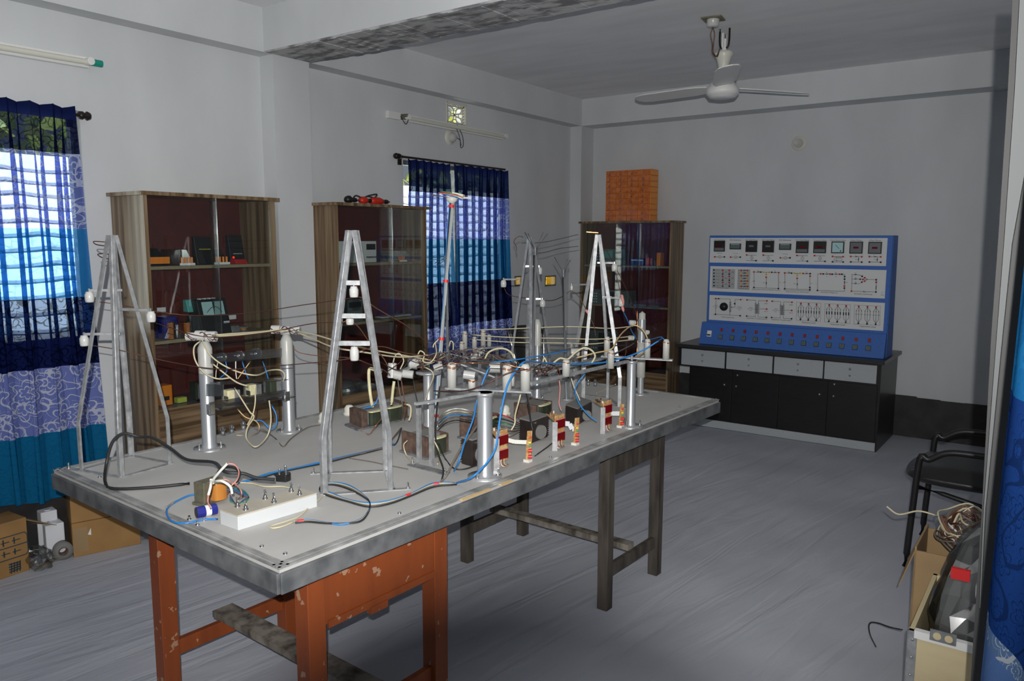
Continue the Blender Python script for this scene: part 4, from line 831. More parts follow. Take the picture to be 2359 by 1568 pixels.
# ---------------------------------------------------------------- transformers
def lam(lab, p, q, wfront, h, coils=1, dark='rust', grp='brown laminated transformers on the board'):
    """p, q: ends of the bottom line of its face nearest the viewer; it runs back along the board"""
    a = foot(*p); b = foot(*q); d = (b-a); L_ = d.length; d = d.normalized(); n = Vector((d.y, -d.x, 0)); n = n if n.dot(F) > 0 else -n
    t = thing('iron_core_transformer', (a+b)/2+n*wfront/2, lab, 'transformer', grp)
    m = MB(); m.prism([a, b, b+n*wfront, a+n*wfront], (0, 0, h)); m.build('laminated_core', M[dark], t, .002)
    return t, a, b, d, n, L_, h
def trafo(lab, left, mid, right, top_l, depth_px=None, coils=1):
    """left-mid: the brown end plate; mid-right: the long side with the coils (bottom corners in the picture)"""
    a, b, c = foot(*left), foot(*mid), foot(*right); h = ht(a, top_l)-BZ; d = (c-b); t = thing('iron_core_transformer', (a+c)/2, lab, 'transformer', 'brown laminated transformers on the board')
    k = d*.12; e = b-a; up = Vector((0, 0, h))
    MB().prism([a, b, b+k, a+k], up).build('end_plate', M['rust'], t, .002); MB().prism([a+d-k, c-k, c, a+d], up*.97).build('end_plate', M['rust'], t, .002)
    MB().prism([a+k+e*.2, b+k-e*.25, c-k-e*.25, a+d-k+e*.2], up*.94).build('core', M['fint'], t)
    MB().prism([a-d*.1, b+(b-a)*.05-d*.1, c+d*.06+(b-a)*.05, a+d*1.06], (0, 0, .008)).build('foot_plate', M['dull'], t)
    g = (d-k*2)/coils
    for i in range(coils):
        p = b+k+g*(i+.06); q = b+k+g*(i+.94); m = MB(); pr = []
        for j in range(9):
            a_ = math.pi*j/8; pr.append((p+q)/2-(q-p)/2*math.cos(a_)+(b-a).normalized()*(.018*math.sin(a_)**.6)+Vector((0, 0, .012)))
        m.prism(pr, (0, 0, h*.72)); m.build('coil', M['coil'], t); MB().prism([x+Vector((0, 0, h*.72)) for x in pr], (0, 0, .005)).build('paper_rim', M['paper'], t)
    return t
trafo('long dark transformer with two coils and a brown end plate, behind the bright tower', (805, 978), (834, 990), (940, 965), 938, coils=2)
trafo('brown laminated transformer directly left of the front post stand', (925, 1040), (983, 1058), (1034, 1043), 992)
trafo('brown plate transformer behind the front post, above the finned one', (1058, 1008), (1100, 1016), (1150, 1000), 957)
trafo('brown laminated transformer behind the middle finned block', (1183, 964), (1234, 972), (1272, 958), 927)
def finned(lab, left, mid, right, top):
    a, b, c = foot(*left), foot(*mid), foot(*right); h = ht(a, top)-BZ; d = c-b; e = b-a
    t = thing('finned_transformer', (a+c)/2, lab, 'transformer', 'black finned transformers on the board')
    MB().prism([a, b, c, a+d], (0, 0, h*.94)).build('block', M['fin'], t, .002); MB().prism([a-e*.02+Vector((0, 0, h*.94)), b+e*.02+Vector((0, 0, h*.94)), c+Vector((0, 0, h*.94)), a+d+Vector((0, 0, h*.94))], (0, 0, h*.06)).build('top_plate', M['fint'], t)
    m = MB()
    for k in range(9):
        z = h*(.06+.86*k/9); m.prism([a-d*.05+Vector((0, 0, z)), a+Vector((0, 0, z)), a+d*.2+Vector((0, 0, z)), a+d*.2-e*.08+Vector((0, 0, z))], (0, 0, h*.035)); m.prism([c-d*.1+Vector((0, 0, z)), c+Vector((0, 0, z))+d*.06, c-e*.5+d*.06+Vector((0, 0, z)), c-e*.5+Vector((0, 0, z))], (0, 0, h*.035))
    m.build('fins', M['fin'], t); mc = (b+c)/2
    MB().cyl(mc+Vector((0, 0, h*.38))-e*.1, mc+Vector((0, 0, h*.38))+e*.22, h*.30, n=20).build('coil', M['fint'], t)
    MB().box(b+d*.2+Vector((0, 0, h*.86)), (.012, .012, .006)).build('screw', M['chrome'], t)
finned('black finned transformer partly behind the front post', (1063, 1068), (1088, 1075), (1126, 1062), 1005)
finned('middle black finned transformer beside the red display boards', (1197, 1015), (1222, 1022), (1262, 1006), 962)
finned('right black finned transformer under the stay bar', (1303, 970), (1330, 980), (1362, 960), 931)
# ---------------------------------------------------------------- display boards, indicator boards
def display(lab, strip_b, strip_t, x0, x1, ytop, ybot, brx):
    f = foot(*strip_b); d = dep(f); z = ht(f, strip_t); t = thing('display_circuit', f, lab, 'circuit board', 'red display circuits on the board')
    MB().bar(f, Vector((f.x, f.y, z)), .018, .002, F).build('metal_strip', M['alu2'], t)
    sp = (x1-x0); v = Vector((.55, .83, 0)); w = .046; base = f+R2*.006
    for k in (0, 1):
        zl = BZ+(z-BZ)*(.92-.46*k)+.012; p = D(x0, ytop, d); p = Vector((p.x, p.y, zl)); u = (Vector((.08, 1, 0))).normalized()*w
        p = p-Vector((0, 0, .0)); MB().prism([p, p+u, p+u-Vector((0, 0, .032)), p-Vector((0, 0, .032))], R2*.006).build('digit_display', M['seg'], t)
        MB().prism([p+Vector((0, 0, .001)), p+u+Vector((0, 0, .001)), p+u-Vector((0, 0, .001)), p-Vector((0, 0, .001))], R2*.0062).build('rim', M['pink'], t)
    q = D(x0, ytop, d); q = Vector((q.x, q.y, BZ))-R2*.003; u = Vector((.08, 1, 0)).normalized()*w*1.12; MB().prism([q-u*.05+Vector((0, 0, .02)), q+u+Vector((0, 0, .02)), q+u+Vector((0, 0, z-BZ+.02)), q-u*.05+Vector((0, 0, z-BZ+.02))], R2*.002).build('vertical_board', M['pcb'], t)
    hb = BZ+(z-BZ)*.96; l = Vector((-.75, .66, 0)).normalized()*.13; w2 = F.cross(Vector((0, 0, 1))).normalized()*.035
    cb_ = MB().prism([Vector((q.x, q.y, hb)), Vector((q.x, q.y, hb))+u, Vector((q.x, q.y, hb))+u+l, Vector((q.x, q.y, hb))+l], (0, 0, .002)).build('main_board', M['pcb'], t)
    rnd = random.Random(int(x0)); 
    for k in range(9):
        c = Vector((q.x, q.y, hb+.002))+u*rnd.uniform(.1, .9)+l*rnd.uniform(.05, .95)
        if k % 3: MB().cyl(c, c+Vector((0, 0, rnd.uniform(.006, .012))), rnd.uniform(.002, .004), n=8).build('component', M[rnd.choice(['black', 'whitew', 'brownw', 'chrome'])], cb_)
        else: MB().box(c+Vector((0, 0, .003)), (.012, .006, .006), Matrix.Rotation(rnd.random()*3, 3, 'Z')).build('component', M['black'], cb_)
    for k in range(5): c = q+u*(.15+.15*k)+Vector((0, 0, .02)); MB().tube([c+Vector((0, 0, .02)), c-F*.02+Vector((0, 0, -.005)), c-F*.03*rnd.random()+u*.3+Vector((0, 0, -.016)), c+u*.5+Vector((0, 0, -.016))], .0014).build('thin_lead', M[['whitew', 'pink', 'whitew', 'brownw', 'yellowish'][k]], t)
    return t
display('red digit display circuit beside the front post', (1144, 1083), 1010, 1146, 1170, 994, 1056, 0)
display('middle red digit display circuit with metal strip', (1278, 1038), 972, 1281, 1299, 960, 1018, 0)
display('right red digit display circuit before the far tower', (1388, 999), 938, 1392, 1404, 925, 972, 0)
def leds(lab, base, top_py, k0):
    f = foot(*base); z = ht(f, top_py); t = thing('indicator_strip', f, lab, 'circuit board', 'indicator strips along the board edge'); v = Vector((.35, -.12, 0)).normalized(); b = MB().bar(f+Vector((0, 0, .006)), Vector((f.x, f.y, z))+R2*.006, .020, .003, v).build('strip_board', M['pcb'], t)
    n = v.cross(Vector((0, 0, 1))).normalized(); h = z-BZ; s = R2*.010
    for (fr_, mm, r) in ((.36, 'red', .0065), (.16, 'red', .0065)): c = Vector((f.x, f.y, BZ+h*fr_)); MB().cyl(c, c+s*1.4, r, n=10).build('push_button', M[mm], t)
    for (fr_, mm) in ((.78, 'red'), (.62, 'yl'), (.52, 'greenw')): c = Vector((f.x, f.y, BZ+h*fr_)); MB().cyl(c, c+s*.9, .0035, n=8).ball(c+s*.9, .0035, 8).build('lamp', M[mm] if mm in M else M.setdefault('yl', mat('yellow_lamp', (.7, .6, .05), .3)), t)
    MB().box(f+Vector((0, 0, .004)), (.022, .022, .010)).build('foot_blob', M['whitew'], t)
leds('indicator strip with red buttons nearest the front post', (1216, 1063), 992, 0); leds('middle indicator strip with red buttons', (1325, 1024), 962, 0); leds('right indicator strip by the right post', (1429, 984), 930, 0)
def ribbon(name, lab, pts, w, mm, grp='ribbon cables between the circuits'):
    P_ = [D(*p) for p in pts]; m = MB()
    for a, b in zip(P_, P_[1:]): m.bar(a, b, .002, w, (0, 0, 1))
    tag(m.build(name, M[mm]), lab, 'cable', grp)
d1 = dep(foot(1170, 1060)); d2 = dep(foot(1300, 1020)); d3 = dep(foot(1410, 985))
ribbon('ribbon_cable', 'white ribbon cable from the first red display to its indicator strip', [(1170, 1013, d1), (1185, 1017, d1), (1205, 1018, d1), (1217, 1018, d1)], .014, 'whitew')
ribbon('ribbon_cable', 'pale ribbon cable from the middle display to its indicator strip', [(1302, 975, d2), (1312, 976, d2), (1318, 988, d2), (1325, 987, d2)], .018, 'panelw')
ribbon('ribbon_cable', 'pale ribbon cable behind the right indicator strip', [(1403, 950, d3), (1410, 952, d3), (1430, 952, d3)], .018, 'panelw')
# bulb holders and little bulbs
for (px, py, lb) in ((747, 972, 'white lamp holder on the board behind the bright tower'), (805, 955, 'white lamp holder behind the long transformer'), (1163, 955, 'white lamp holder under the crossbar, right of the front post')):
    c = foot(px, py); t = thing('lamp_holder', c, lb, 'lamp holder', 'white lamp holders on the board'); MB().lathe(c, [(0, 0), (.026, 0), (.026, .010), (.021, .014), (.022, .030), (.013, .042), (0, .044)], 20).build('body', M['ivory'], t); MB().cyl(c+Vector((.022, -.01, .002)), c+Vector((.030, -.02, .002)), .005).build('screw', M['brass'], t)
for (px, py, lb) in ((514, 1003, 'tiny glass bulb on the board, left of three'), (534, 998, 'tiny glass bulb on the board, middle of three'), (561, 990, 'tiny glass bulb on the board, right of three'), (1355, 888, 'tiny glass bulb by the far tower, left of two'), (1371, 889, 'tiny glass bulb by the far tower, right of two')):
    c = foot(px, py); t = thing('glass_bulb', c, lb, 'bulb', 'tiny glass bulbs on the board'); MB().lathe(c, [(0, 0), (.008, 0), (.008, .016), (.005, .018)], 12).build('base', M['dull'], t); MB().ball(c+Vector((0, 0, .026)), .011, 14).build('globe', M['bulb'], t); MB().ball(c+Vector((0, 0, .026)), .004, 8).build('filament', M['chrome'], t)
# ---------------------------------------------------------------- near end: transformer, capacitor, switch box, plug
a, b, c = foot(442, 1163), foot(468, 1168), foot(520, 1150); h = ht(a, 1110)-BZ; t = thing('amber_transformer', (a+c)/2, 'small transformer with amber coil beside the white switch box', 'transformer'); d = c-b; e = a-b
MB().prism([b, c, c+e, a], (0, 0, .010)).build('base_flange', M['brass'], t, .002); MB().prism([b+d*.06, b+d*.94, c+e*.9-d*.06, b+e*.9+d*.06], (0, 0, h)).build('core', M['brass'], t, .002)
p0, p1 = b+d*.36-e*.30, b+d*.90-e*.30; pr = [(p0+p1)/2-(p1-p0)/2*math.cos(math.pi*j/8)-e.normalized()*.012*math.sin(math.pi*j/8)+Vector((0, 0, .012)) for j in range(9)]+[p1+e*.6+Vector((0, 0, .012)), p0+e*.6+Vector((0, 0, .012))]
MB().prism(pr, (0, 0, h*.72)).build('coil', M['amber'], t); MB().prism([x+Vector((0, 0, h*.72)) for x in pr], (0, 0, .003)).build('paper_rim', M['paper'], t)
for pts, mm in (([D(491, 1112, 2.02), D(492, 1103, 2.0), D(505, 1087, 1.98), D(523, 1068, 1.97)], 'whitew'), ([D(486, 1105, 2.0), D(485, 1120, 1.97), D(480, 1140, 1.96)], 'whitew'), ([D(495, 1108, 2.02), D(512, 1108, 2.0), D(530, 1120, 2.0), D(535, 1137, 2.0)], 'whitew')): MB().tube(pts, .0036).build('sleeved_lead', M[mm], t)
a = Z(452, 1181, BZ+.016); b = Z(498, 1171, BZ+.016); t = thing('capacitor', ((a.x+b.x)/2, (a.y+b.y)/2, BZ), 'dark blue capacitor cylinder lying at the left of the switch box', 'capacitor')
u = b-a; MB().cyl(a, a+u*.42, .0155, n=20).cyl(b-u*.3, b, .0155, n=20).build('sleeve', M['cap'], t, .002); MB().cyl(a+u*.42, b-u*.3, .0152, n=20).build('clear_band', M['label'], t); MB().cyl(a-u*.01, a+u*.02, .013, n=20).build('end_cap', M['black'], t)
fl_, fm, frr, bl = foot(508, 1207), foot(549, 1222), foot(731, 1167), None; h = ht(fm, 1192)-BZ; h = .037
d = frr-fm; e = fl_-fm; t = thing('switch_box', (fl_+frr)/2, 'long white switch box with six toggle switches on the near end of the board', 'switch box')
MB().prism([fm, frr, frr+e, fl_], (0, 0, h)).build('box_body', M['board_white'], t, .0015)
for k in range(3): MB().prism([fm+d*(k/3+.001)+Vector((0, 0, h)), fm+d*((k+1)/3-.001)+Vector((0, 0, h)), fm+d*((k+1)/3-.001)+e+Vector((0, 0, h)), fm+d*(k/3+.001)+e+Vector((0, 0, h))], (0, 0, .004)).build('cover_plate', M['ply2'] if 'ply2' in M else M.setdefault('ply2', mat('buff_cover_plate', (.50, .46, .38), .6, var=.1)), t)
for (px, py) in ((566, 1174), (547, 1167), (631, 1157), (611, 1149), (690, 1139), (671, 1132)):
    c = Z(px, py, BZ+h+.004); s = MB().lathe(c, [(0, .003), (.008, .003), (.008, 0)], 6).lathe(c, [(.005, .003), (.005, .010), (.003, .012)], 12).build('toggle_switch', M['chrome'], t); MB().tube([c+Vector((0, 0, .010)), c+Vector((-.001, .0, .026))], .0022, 8, 1, .0034).build('lever', M['chrome'], s)
pc = foot(654, 1106); t = thing('power_plug', pc, 'black three pin plug lying on the grey board', 'plug'); q = Matrix.Rotation(R_(25), 3, 'Z')
MB().prism([pc+q@Vector(v) for v in ((-.018, -.020, 0), (.018, -.020, 0), (.024, 0, 0), (.012, .024, 0), (-.012, .024, 0), (-.024, 0, 0))], (0, 0, .022)).build('body', M['plug'], t, .004)
for (x, y, r, hh) in ((-.010, -.008, .0032, .020), (.012, -.008, .0032, .020), (0, .012, .004, .026)): c = pc+q@Vector((x, y, .022)); MB().lathe(c, [(r, 0), (r, hh*.8), (r*.5, hh), (0, hh)], 12).build('pin', M['brass'] if 0 else M['chrome'], t)
MB().cyl(pc+Vector((-.04, -.002, .012)), pc+Vector((-.018, -.001, .012)), .005, .008).build('strain_relief', M['plug'], t)
# ---------------------------------------------------------------- wires
def wire(lab, pts, mm, r=.0022, grp=None, bands=None, name='wire'):
    """pts: (px, py, distance) in space, or (px, py) lying on the board"""
    P_ = [Z(p[0], p[1], BZ+r+.001) if len(p) == 2 else D(*p) for p in pts]
    if bands:
        t = thing(name, P_[0], lab, 'wire', grp); MB().tube(P_, r, 6, 5).build('insulated_core', M[mm], t)
        for (i, f) in bands:
            q = P_[i]+(P_[i+1]-P_[i])*f; u = (P_[i+1]-P_[i]).normalized()*.009; MB().cyl(q-u, q+u, r*2.2).build('red_tape', M['tape'], t)
        return t
    return tag(MB().tube(P_, r, 6, 5).build(name, M[mm]), lab, 'wire', grp)
wire('thick black mains cable looping over the near left of the board to the plug', [(437, 1113), (350, 1122), (262, 1125), (243, 1112), (244, 1075, 2.28), (258, 1020, 2.32), (285, 998, 2.36), (322, 1006, 2.38), (352, 1008, 2.36), (392, 1032, 2.33), (430, 1058, 2.25), (490, 1064, 2.16), (508, 1078, 2.08), (524, 1088, 2.05), (560, 1090, 2.06), (590, 1100, 2.06), (632, 1104, 2.06)], 'rubber', .0048, name='mains_cable')
wire('black cable loop on the board behind the amber transformer', [(500, 1090, 2.08), (512, 1078, 2.08), (530, 1075, 2.06), (546, 1080, 2.05), (552, 1093, 2.04), (545, 1110), (535, 1118)], 'rubber', .0042, name='mains_cable')
wire('blue wire looping round the capacitor to the switch box', [(502, 1195), (470, 1196), (430, 1204), (400, 1202), (386, 1188), (385, 1172), (400, 1158), (430, 1143), (450, 1138)], 'bluew', .0026)
wire('thin silver component lead by the blue wire at the near left', [(380, 1172), (392, 1163), (402, 1155)], 'alu2', .0032)
wire('pink lead curling over the amber transformer', [(523, 1067, 1.97), (540, 1070, 1.98), (550, 1085, 2.0), (546, 1105, 2.02), (530, 1122, 2.03), (524, 1140)], 'pink', .0018)
wire('pink lead dropping from the amber coil to the capacitor', [(480, 1140, 1.96), (479, 1155, 1.95), (484, 1168, 1.93)], 'pink', .0020)
wire('pink loop beside the amber transformer', [(512, 1102, 2.04), (530, 1108, 2.04), (548, 1120, 2.0), (557, 1138, 1.98), (545, 1150), (530, 1140)], 'pink', .0017)
for k, (mm, off) in enumerate((('bluew', 0), ('grayw', 4), ('greenw', -4), ('bluew', 7), ('brownw', 10))):
    wire('tangled thin lead between amber transformer and switch box', [(515, 1128+off), (535, 1126+off*.5), (560, 1133+off), (573, 1145), (562, 1155-off*.5), (545, 1160+off*.3), (530, 1150-off)], mm, .0018, 'tangled leads by the amber transformer')
wire('cream wire from the amber transformer along the back of the switch box', [(512, 1122), (545, 1112), (580, 1113), (610, 1120), (650, 1120), (672, 1125)], 'cream', .0026)
wire('blue wire running along the board behind the switch box', [(550, 1112), (580, 1104), (620, 1090), (680, 1078), (740, 1064), (800, 1050), (870, 1034), (908, 1022)], 'bluew', .0030)
wire('black wire taped along the blue one on the board', [(590, 1104), (640, 1089), (690, 1078), (745, 1067), (805, 1052), (870, 1036), (910, 1024), (925, 985, 2.72)], 'rubber', .0024)
for k, (mm, o) in enumerate((('bluew', 0), ('cream', 3), ('grayw', 6), ('rubber', 9))):
    wire(['blue', 'cream', 'grey', 'black'][k]+' wire of the taped loop lying around the bright tower foot', [(1052, 1112+o*.4), (1000, 1112+o), (950, 1135+o*.6), (900, 1152+o*.8), (850, 1158+o), (800, 1150+o*.5), (760, 1134+o), (738, 1128+o*.4), (742, 1116+o*.3), (770, 1111+o*.6), (805, 1118+o), (838, 1140+o*.5), (852, 1158), (848, 1178+o*.3), (830, 1196+o*.5), (790, 1207-o*.2), (750, 1203+o*.2), (710, 1197+o*.5), (680, 1200+o*.4)], mm, .0024, bands=[(2, .2), (17, .6), (0, .9)] if k == 1 else None)
wire('cream wire end running from the red tape along the front of the switch box', [(680, 1200), (650, 1212), (628, 1216), (625, 1211), (660, 1200), (690, 1188), (715, 1165), (735, 1150), (742, 1142)], 'cream', .0022)
wire('blue cable sweeping from the right front insulator down past the front post', [(1525, 780, 3.1), (1470, 812, 3.1), (1400, 833, 3.05), (1330, 838, 2.95), (1260, 836, 2.8), (1215, 832, 2.5), (1195, 845, 2.44), (1172, 880, 2.40), (1160, 920, 2.38), (1150, 975, 2.36), (1142, 1030, 2.34), (1118, 1070, 2.32), (1085, 1100, 2.30), (1052, 1112)], 'bluew', .0032)
wire('blue wire hanging left of the front post down to the board', [(1128, 842, 2.55), (1110, 885, 2.55), (1098, 925, 2.55), (1090, 965, 2.52), (1073, 1010, 2.5), (1058, 1060, 2.45), (1046, 1085)], 'bluew', .0028)
wire('brown cable leaning from the crossbar down to the board', [(1103, 975, 2.6), (1085, 1000, 2.55), (1063, 1030, 2.5), (1045, 1062, 2.45), (1028, 1095, 2.4), (1015, 1110)], 'grayw', .0036)
wire('black wire dropping beside the taped pole to the board', [(1013, 890, 2.75), (1005, 950, 2.7), (1003, 1000, 2.65), (1010, 1045, 2.58), (1021, 1080, 2.5), (1018, 1105)], 'rubber', .0030)
wire('black wire curving on the board below the finned transformer', [(1010, 1020, 2.6), (1025, 1055), (1045, 1078), (1070, 1080), (1098, 1072), (1110, 1075)], 'rubber', .0026)
wire('cream wire hanging in front of the brown transformer', [(1000, 1015, 2.55), (1010, 1035, 2.55), (1014, 1052), (1008, 1068)], 'cream', .0024)
wire('pale hook of wire on the side of the brown transformer', [(938, 1015, 2.6), (930, 1025, 2.58), (935, 1045, 2.56), (948, 1063), (955, 1068)], 'cream', .0022)
# posts A / B
dA = dep(tA)-.04; dB = dep(tB)-.04
wire('cream twin wire strung between the tops of the two left posts', [(488, 772, dA), (540, 768, dA+.08), (600, 764, dB-.06), (655, 758, dB)], 'cream', .0032)
wire('second cream wire strung between the tops of the two left posts', [(490, 775, dA), (560, 770, dA+.1), (620, 763, dB-.04), (660, 762, dB)], 'cream', .0028)
wire('cream wire looping down from the left post top to the shelf', [(462, 785, dA), (447, 800, dA-.02), (450, 830, dA-.03), (470, 858, dA-.02), (500, 872, dA), (530, 870, dA)], 'cream', .0028)
wire('cream wire crossing in front of the left post to the shelf right end', [(465, 782, dA), (480, 812, dA-.03), (505, 835, dA-.03), (545, 855, dA-.02), (590, 864, dA), (620, 853, dB-.05), (645, 852, dB-.03), (656, 863, dB-.02), (652, 878, dB-.02)], 'cream', .0028)
wire('cream wire slanting down across the shelf to the middle transformer', [(487, 835, dA-.03), (515, 858, dA-.02), (545, 880, dA), (570, 889, dA)], 'cream', .0028)
wire('cream wire under the shelf looping low to the board', [(540, 893, dA-.03), (556, 918, dA-.03), (575, 948, dA-.04), (585, 960, dA-.04), (570, 985, dA-.03), (568, 1010, dA-.03), (588, 1029, dA-.1), (612, 1010, dA-.02), (622, 985, dA), (624, 955, dA), (620, 922, dA)], 'cream', .0026)
wire('short cream wire hanging from the middle transformer', [(587, 890, dA-.02), (588, 925, dA-.03), (582, 955, dA-.04), (570, 978, dA-.03)], 'cream', .0024)
wire('blue wire looping under the right end of the shelf', [(625, 932, dA+.05), (636, 955, dA+.05), (636, 978, dA+.05), (622, 987, dA+.03), (605, 970, dA+.02), (588, 968, dA)], 'bluew', .0024)
wire('brown thin lead tangled under the shelf', [(547, 942, dA), (565, 960, dA), (590, 970, dA), (597, 988, dA), (580, 1003), (545, 1002)], 'yellowish', .0020)
wire('grey wire snaking on the board behind the second post', [(583, 982, dA), (610, 992, dA+.02), (635, 1010), (652, 1028), (668, 1012), (690, 995), (712, 983), (738, 978)], 'grayw', .0022)
for (x0, x1, x2, mm) in ((502, 498, 497, 'cream'), (520, 522, 505, 'bluew'), (543, 543, 545, 'whitew'), (558, 565, 572, 'bluew'), (577, 560, 548, 'yellowish'), (605, 613, 618, 'bluew')):
    wire('short thin lead joining a disc of the top rail to the clear shelf', [(x0, 832, dA+.02), (x1, 855, dA+.02), (x2, 872, dA+.03)], mm, .0018, 'short leads above the clear shelf')
# long runs
wire('cream wire from the second post top toward the centre cluster', [(680, 762, dB), (730, 772, dB-.1), (790, 790, 2.75), (860, 806, 2.85), (940, 820, 3.0), (1010, 832, 3.1)], 'cream', .0030)
wire('cream wire sagging from the second post behind the bright tower', [(682, 764, dB), (725, 782, 2.9), (770, 800, 2.75), (845, 812, 2.75), (920, 822, 2.9), (985, 818, 3.0)], 'cream', .0030)
wire('dark thin wire from the left tower upper arm to the bright tower top insulator', [(207, 693, 2.55), (265, 700, 2.57), (420, 725, 2.7), (560, 722, 2.65), (700, 702, 2.5), (812, 686, 2.37)], 'enamel', .0016)
wire('dark thin wire from the left tower right arm to the bright tower middle insulator', [(347, 740, 2.53), (470, 775, 2.7), (600, 768, 2.6), (720, 745, 2.5), (806, 742, 2.42)], 'enamel', .0016)
wire('dark thin wire from the left tower lower arm to the bright tower low insulator', [(193, 793, 2.54), (270, 805, 2.57), (400, 835, 2.62), (520, 850, 2.6), (690, 838, 2.5), (816, 826, 2.37)], 'enamel', .0016)
wire('bare copper wire hanging low from the second post to the bright tower', [(675, 800, dB), (690, 812, 2.9), (740, 820, 2.7), (800, 823, 2.45)], 'copper', .0015)
wire('bright copper wire from the top insulator of the bright tower to the centre', [(815, 684, 2.37), (835, 686, 2.42), (860, 705, 2.55), (888, 722, 2.7), (940, 752, 2.9), (985, 790, 3.1)], 'copper', .0017)
wire('copper wire curling off the middle insulator of the bright tower', [(786, 744, 2.40), (800, 738, 2.40), (815, 742, 2.4), (832, 760, 2.45), (850, 786, 2.5), (880, 820, 2.6), (895, 845, 2.8)], 'copper', .0017)
wire('dark copper wire bent under the low insulator of the bright tower', [(750, 836, 2.37), (790, 828, 2.36), (816, 826, 2.36), (850, 838, 2.4), (880, 850, 2.6), (898, 862, 2.8)], 'enamel', .0020)
wire('copper wire arching from the bright tower to the centre cluster', [(800, 826, 2.36), (830, 808, 2.45), (880, 798, 2.6), (930, 812, 2.8), (990, 820, 3.0)], 'copper', .0016)
for (y0, y1, y2, y3, l) in ((760, 757, 752, 755, 'upper'), (770, 777, 779, 778, 'middle'), (780, 788, 790, 786, 'lower')):
    wire('%s cream wire strung across from the back insulators to the stepped post' % l, [(1072 if y0 > 765 else 1090, y0, 3.75), (1180, y1, 3.75), (1300, y2, 3.7), (1360, y2+2, 3.7), (1410, y3+1, 3.72), (1458, y3-4, 3.78)], 'cream', .0028)
wire('thin dark wire from the back tower upward to the far cabinet', [(1203, 560, 4.0), (1250, 558, 4.2), (1290, 550, 4.5), (1332, 540, 4.9)], 'enamel', .0018)
wire('second thin dark wire from the back tower to the far cabinet', [(1215, 580, 4.0), (1250, 582, 4.2), (1290, 572, 4.5), (1332, 567, 4.9)], 'enamel', .0018)
wire('dark wire sagging from the back tower to the forked poles', [(1160, 660, 3.95), (1175, 680, 3.95), (1230, 688, 3.9), (1270, 692, 3.85), (1298, 682, 3.7)], 'enamel', .0018)
wire('dark wire from the far tower left arm down to a pink crocodile clip', [(1305, 676, 3.6), (1317, 670, 3.6), (1335, 685, 3.6), (1350, 712, 3.6), (1368, 750, 3.6), (1372, 775, 3.6)], 'enamel', .0018)
wire('thin brown wire from the far tower to the stepped post', [(1388, 560, 3.62), (1410, 600, 3.65), (1440, 660, 3.7), (1463, 715, 3.75), (1468, 740, 3.75)], 'enamel', .0016)
wire('thin dark wire slack between the far tower arm and clip', [(1417, 622, 3.58), (1425, 655, 3.58), (1433, 690, 3.58)], 'enamel', .0016)
for (p, q, lb) in (((1349, 713, 3.6), (1358, 724, 3.6), 'pink crocodile clip sleeve on the left leg of the far tower'), ((1432, 678, 3.57), (1437, 702, 3.57), 'upper pink clip sleeve at the right arm of the far tower'), ((1433, 705, 3.56), (1437, 718, 3.56), 'lower pink clip sleeve at the right arm of the far tower')):
    a, b = D(*p), D(*q); tag(MB().lathe(a, [(.002, 0), (.007, .006), (.0065, (b-a).length*.7), (.002, (b-a).length)], 10, b-a).build('clip_sleeve', M['pink']), lb, 'clip')
wire('blue wire from the pink clip down to the stepped post', [(1436, 718, 3.58), (1446, 738, 3.62), (1455, 762, 3.7), (1466, 780, 3.75)], 'bluew', .0024)
wire('blue wire looping right of the stepped post to the end insulator', [(1480, 785, 3.6), (1505, 780, 3.4), (1522, 776, 3.2), (1530, 782, 3.15)], 'bluew', .0026)
wire('tan wire arching from the right crossbar up over the stepped post', [(1320, 826, 3.2), (1370, 813, 3.2), (1408, 804, 3.15), (1420, 785, 3.2), (1435, 765, 3.3), (1456, 750, 3.4), (1475, 754, 3.4), (1490, 775, 3.4), (1491, 800, 3.4), (1478, 815, 3.35), (1465, 820, 3.3)], 'yellowish', .0030)
wire('thick cream arch behind the two front insulators', [(1116, 829, 3.2), (1125, 812, 3.2), (1145, 803, 3.2), (1165, 804, 3.2), (1180, 815, 3.2), (1186, 834, 3.2)], 'cream', .0042)
wire('thick cream arch above the stay bar insulator', [(1272, 838, 3.1), (1290, 825, 3.1), (1308, 827, 3.1), (1325, 812, 3.1), (1345, 801, 3.1), (1362, 806, 3.1), (1371, 820, 3.1), (1362, 838, 3.1)], 'cream', .0040)
wire('small cream hoop left of the stay bar insulator', [(1250, 838, 3.1), (1254, 824, 3.1), (1261, 838, 3.1)], 'cream', .0034)
wire('blue wire running behind the front insulators to the stay bar', [(1125, 835, 3.0), (1190, 828, 3.0), (1250, 818, 3.1), (1305, 808, 3.2)], 'bluew', .0026)
wire('copper wire joining the tops of the front crossbar insulators', [(1000, 850, 2.75), (1022, 842, 2.6), (1041, 838, 2.47), (1090, 836, 2.5), (1130, 838, 2.46), (1168, 840, 2.43), (1195, 846, 2.43), (1210, 842, 2.43)], 'copper', .0019)
wire('dark copper wire slung low across the front crossbar insulators', [(1215, 850, 2.42), (1180, 856, 2.4), (1150, 868, 2.4), (1120, 884, 2.4), (1080, 898, 2.42), (1040, 902, 2.5), (1000, 900, 2.6)], 'enamel', .0022)
wire('cream wire hanging from the front crossbar behind the finned block', [(1200, 905, 2.6), (1195, 925, 2.6), (1187, 955, 2.62), (1186, 975, 2.62), (1178, 990, 2.62)], 'cream', .0028)
wire('black wire hanging from the right front insulator onto the finned block', [(1212, 905, 2.5), (1218, 935, 2.55), (1222, 965, 2.6), (1227, 990, 2.6)], 'rubber', .0028)
wire('pink wire hanging beneath the stay bar', [(1286, 862, 3.0), (1290, 890, 3.0), (1289, 915, 3.0), (1288, 930, 3.0), (1293, 945, 3.0)], 'pink', .0024)
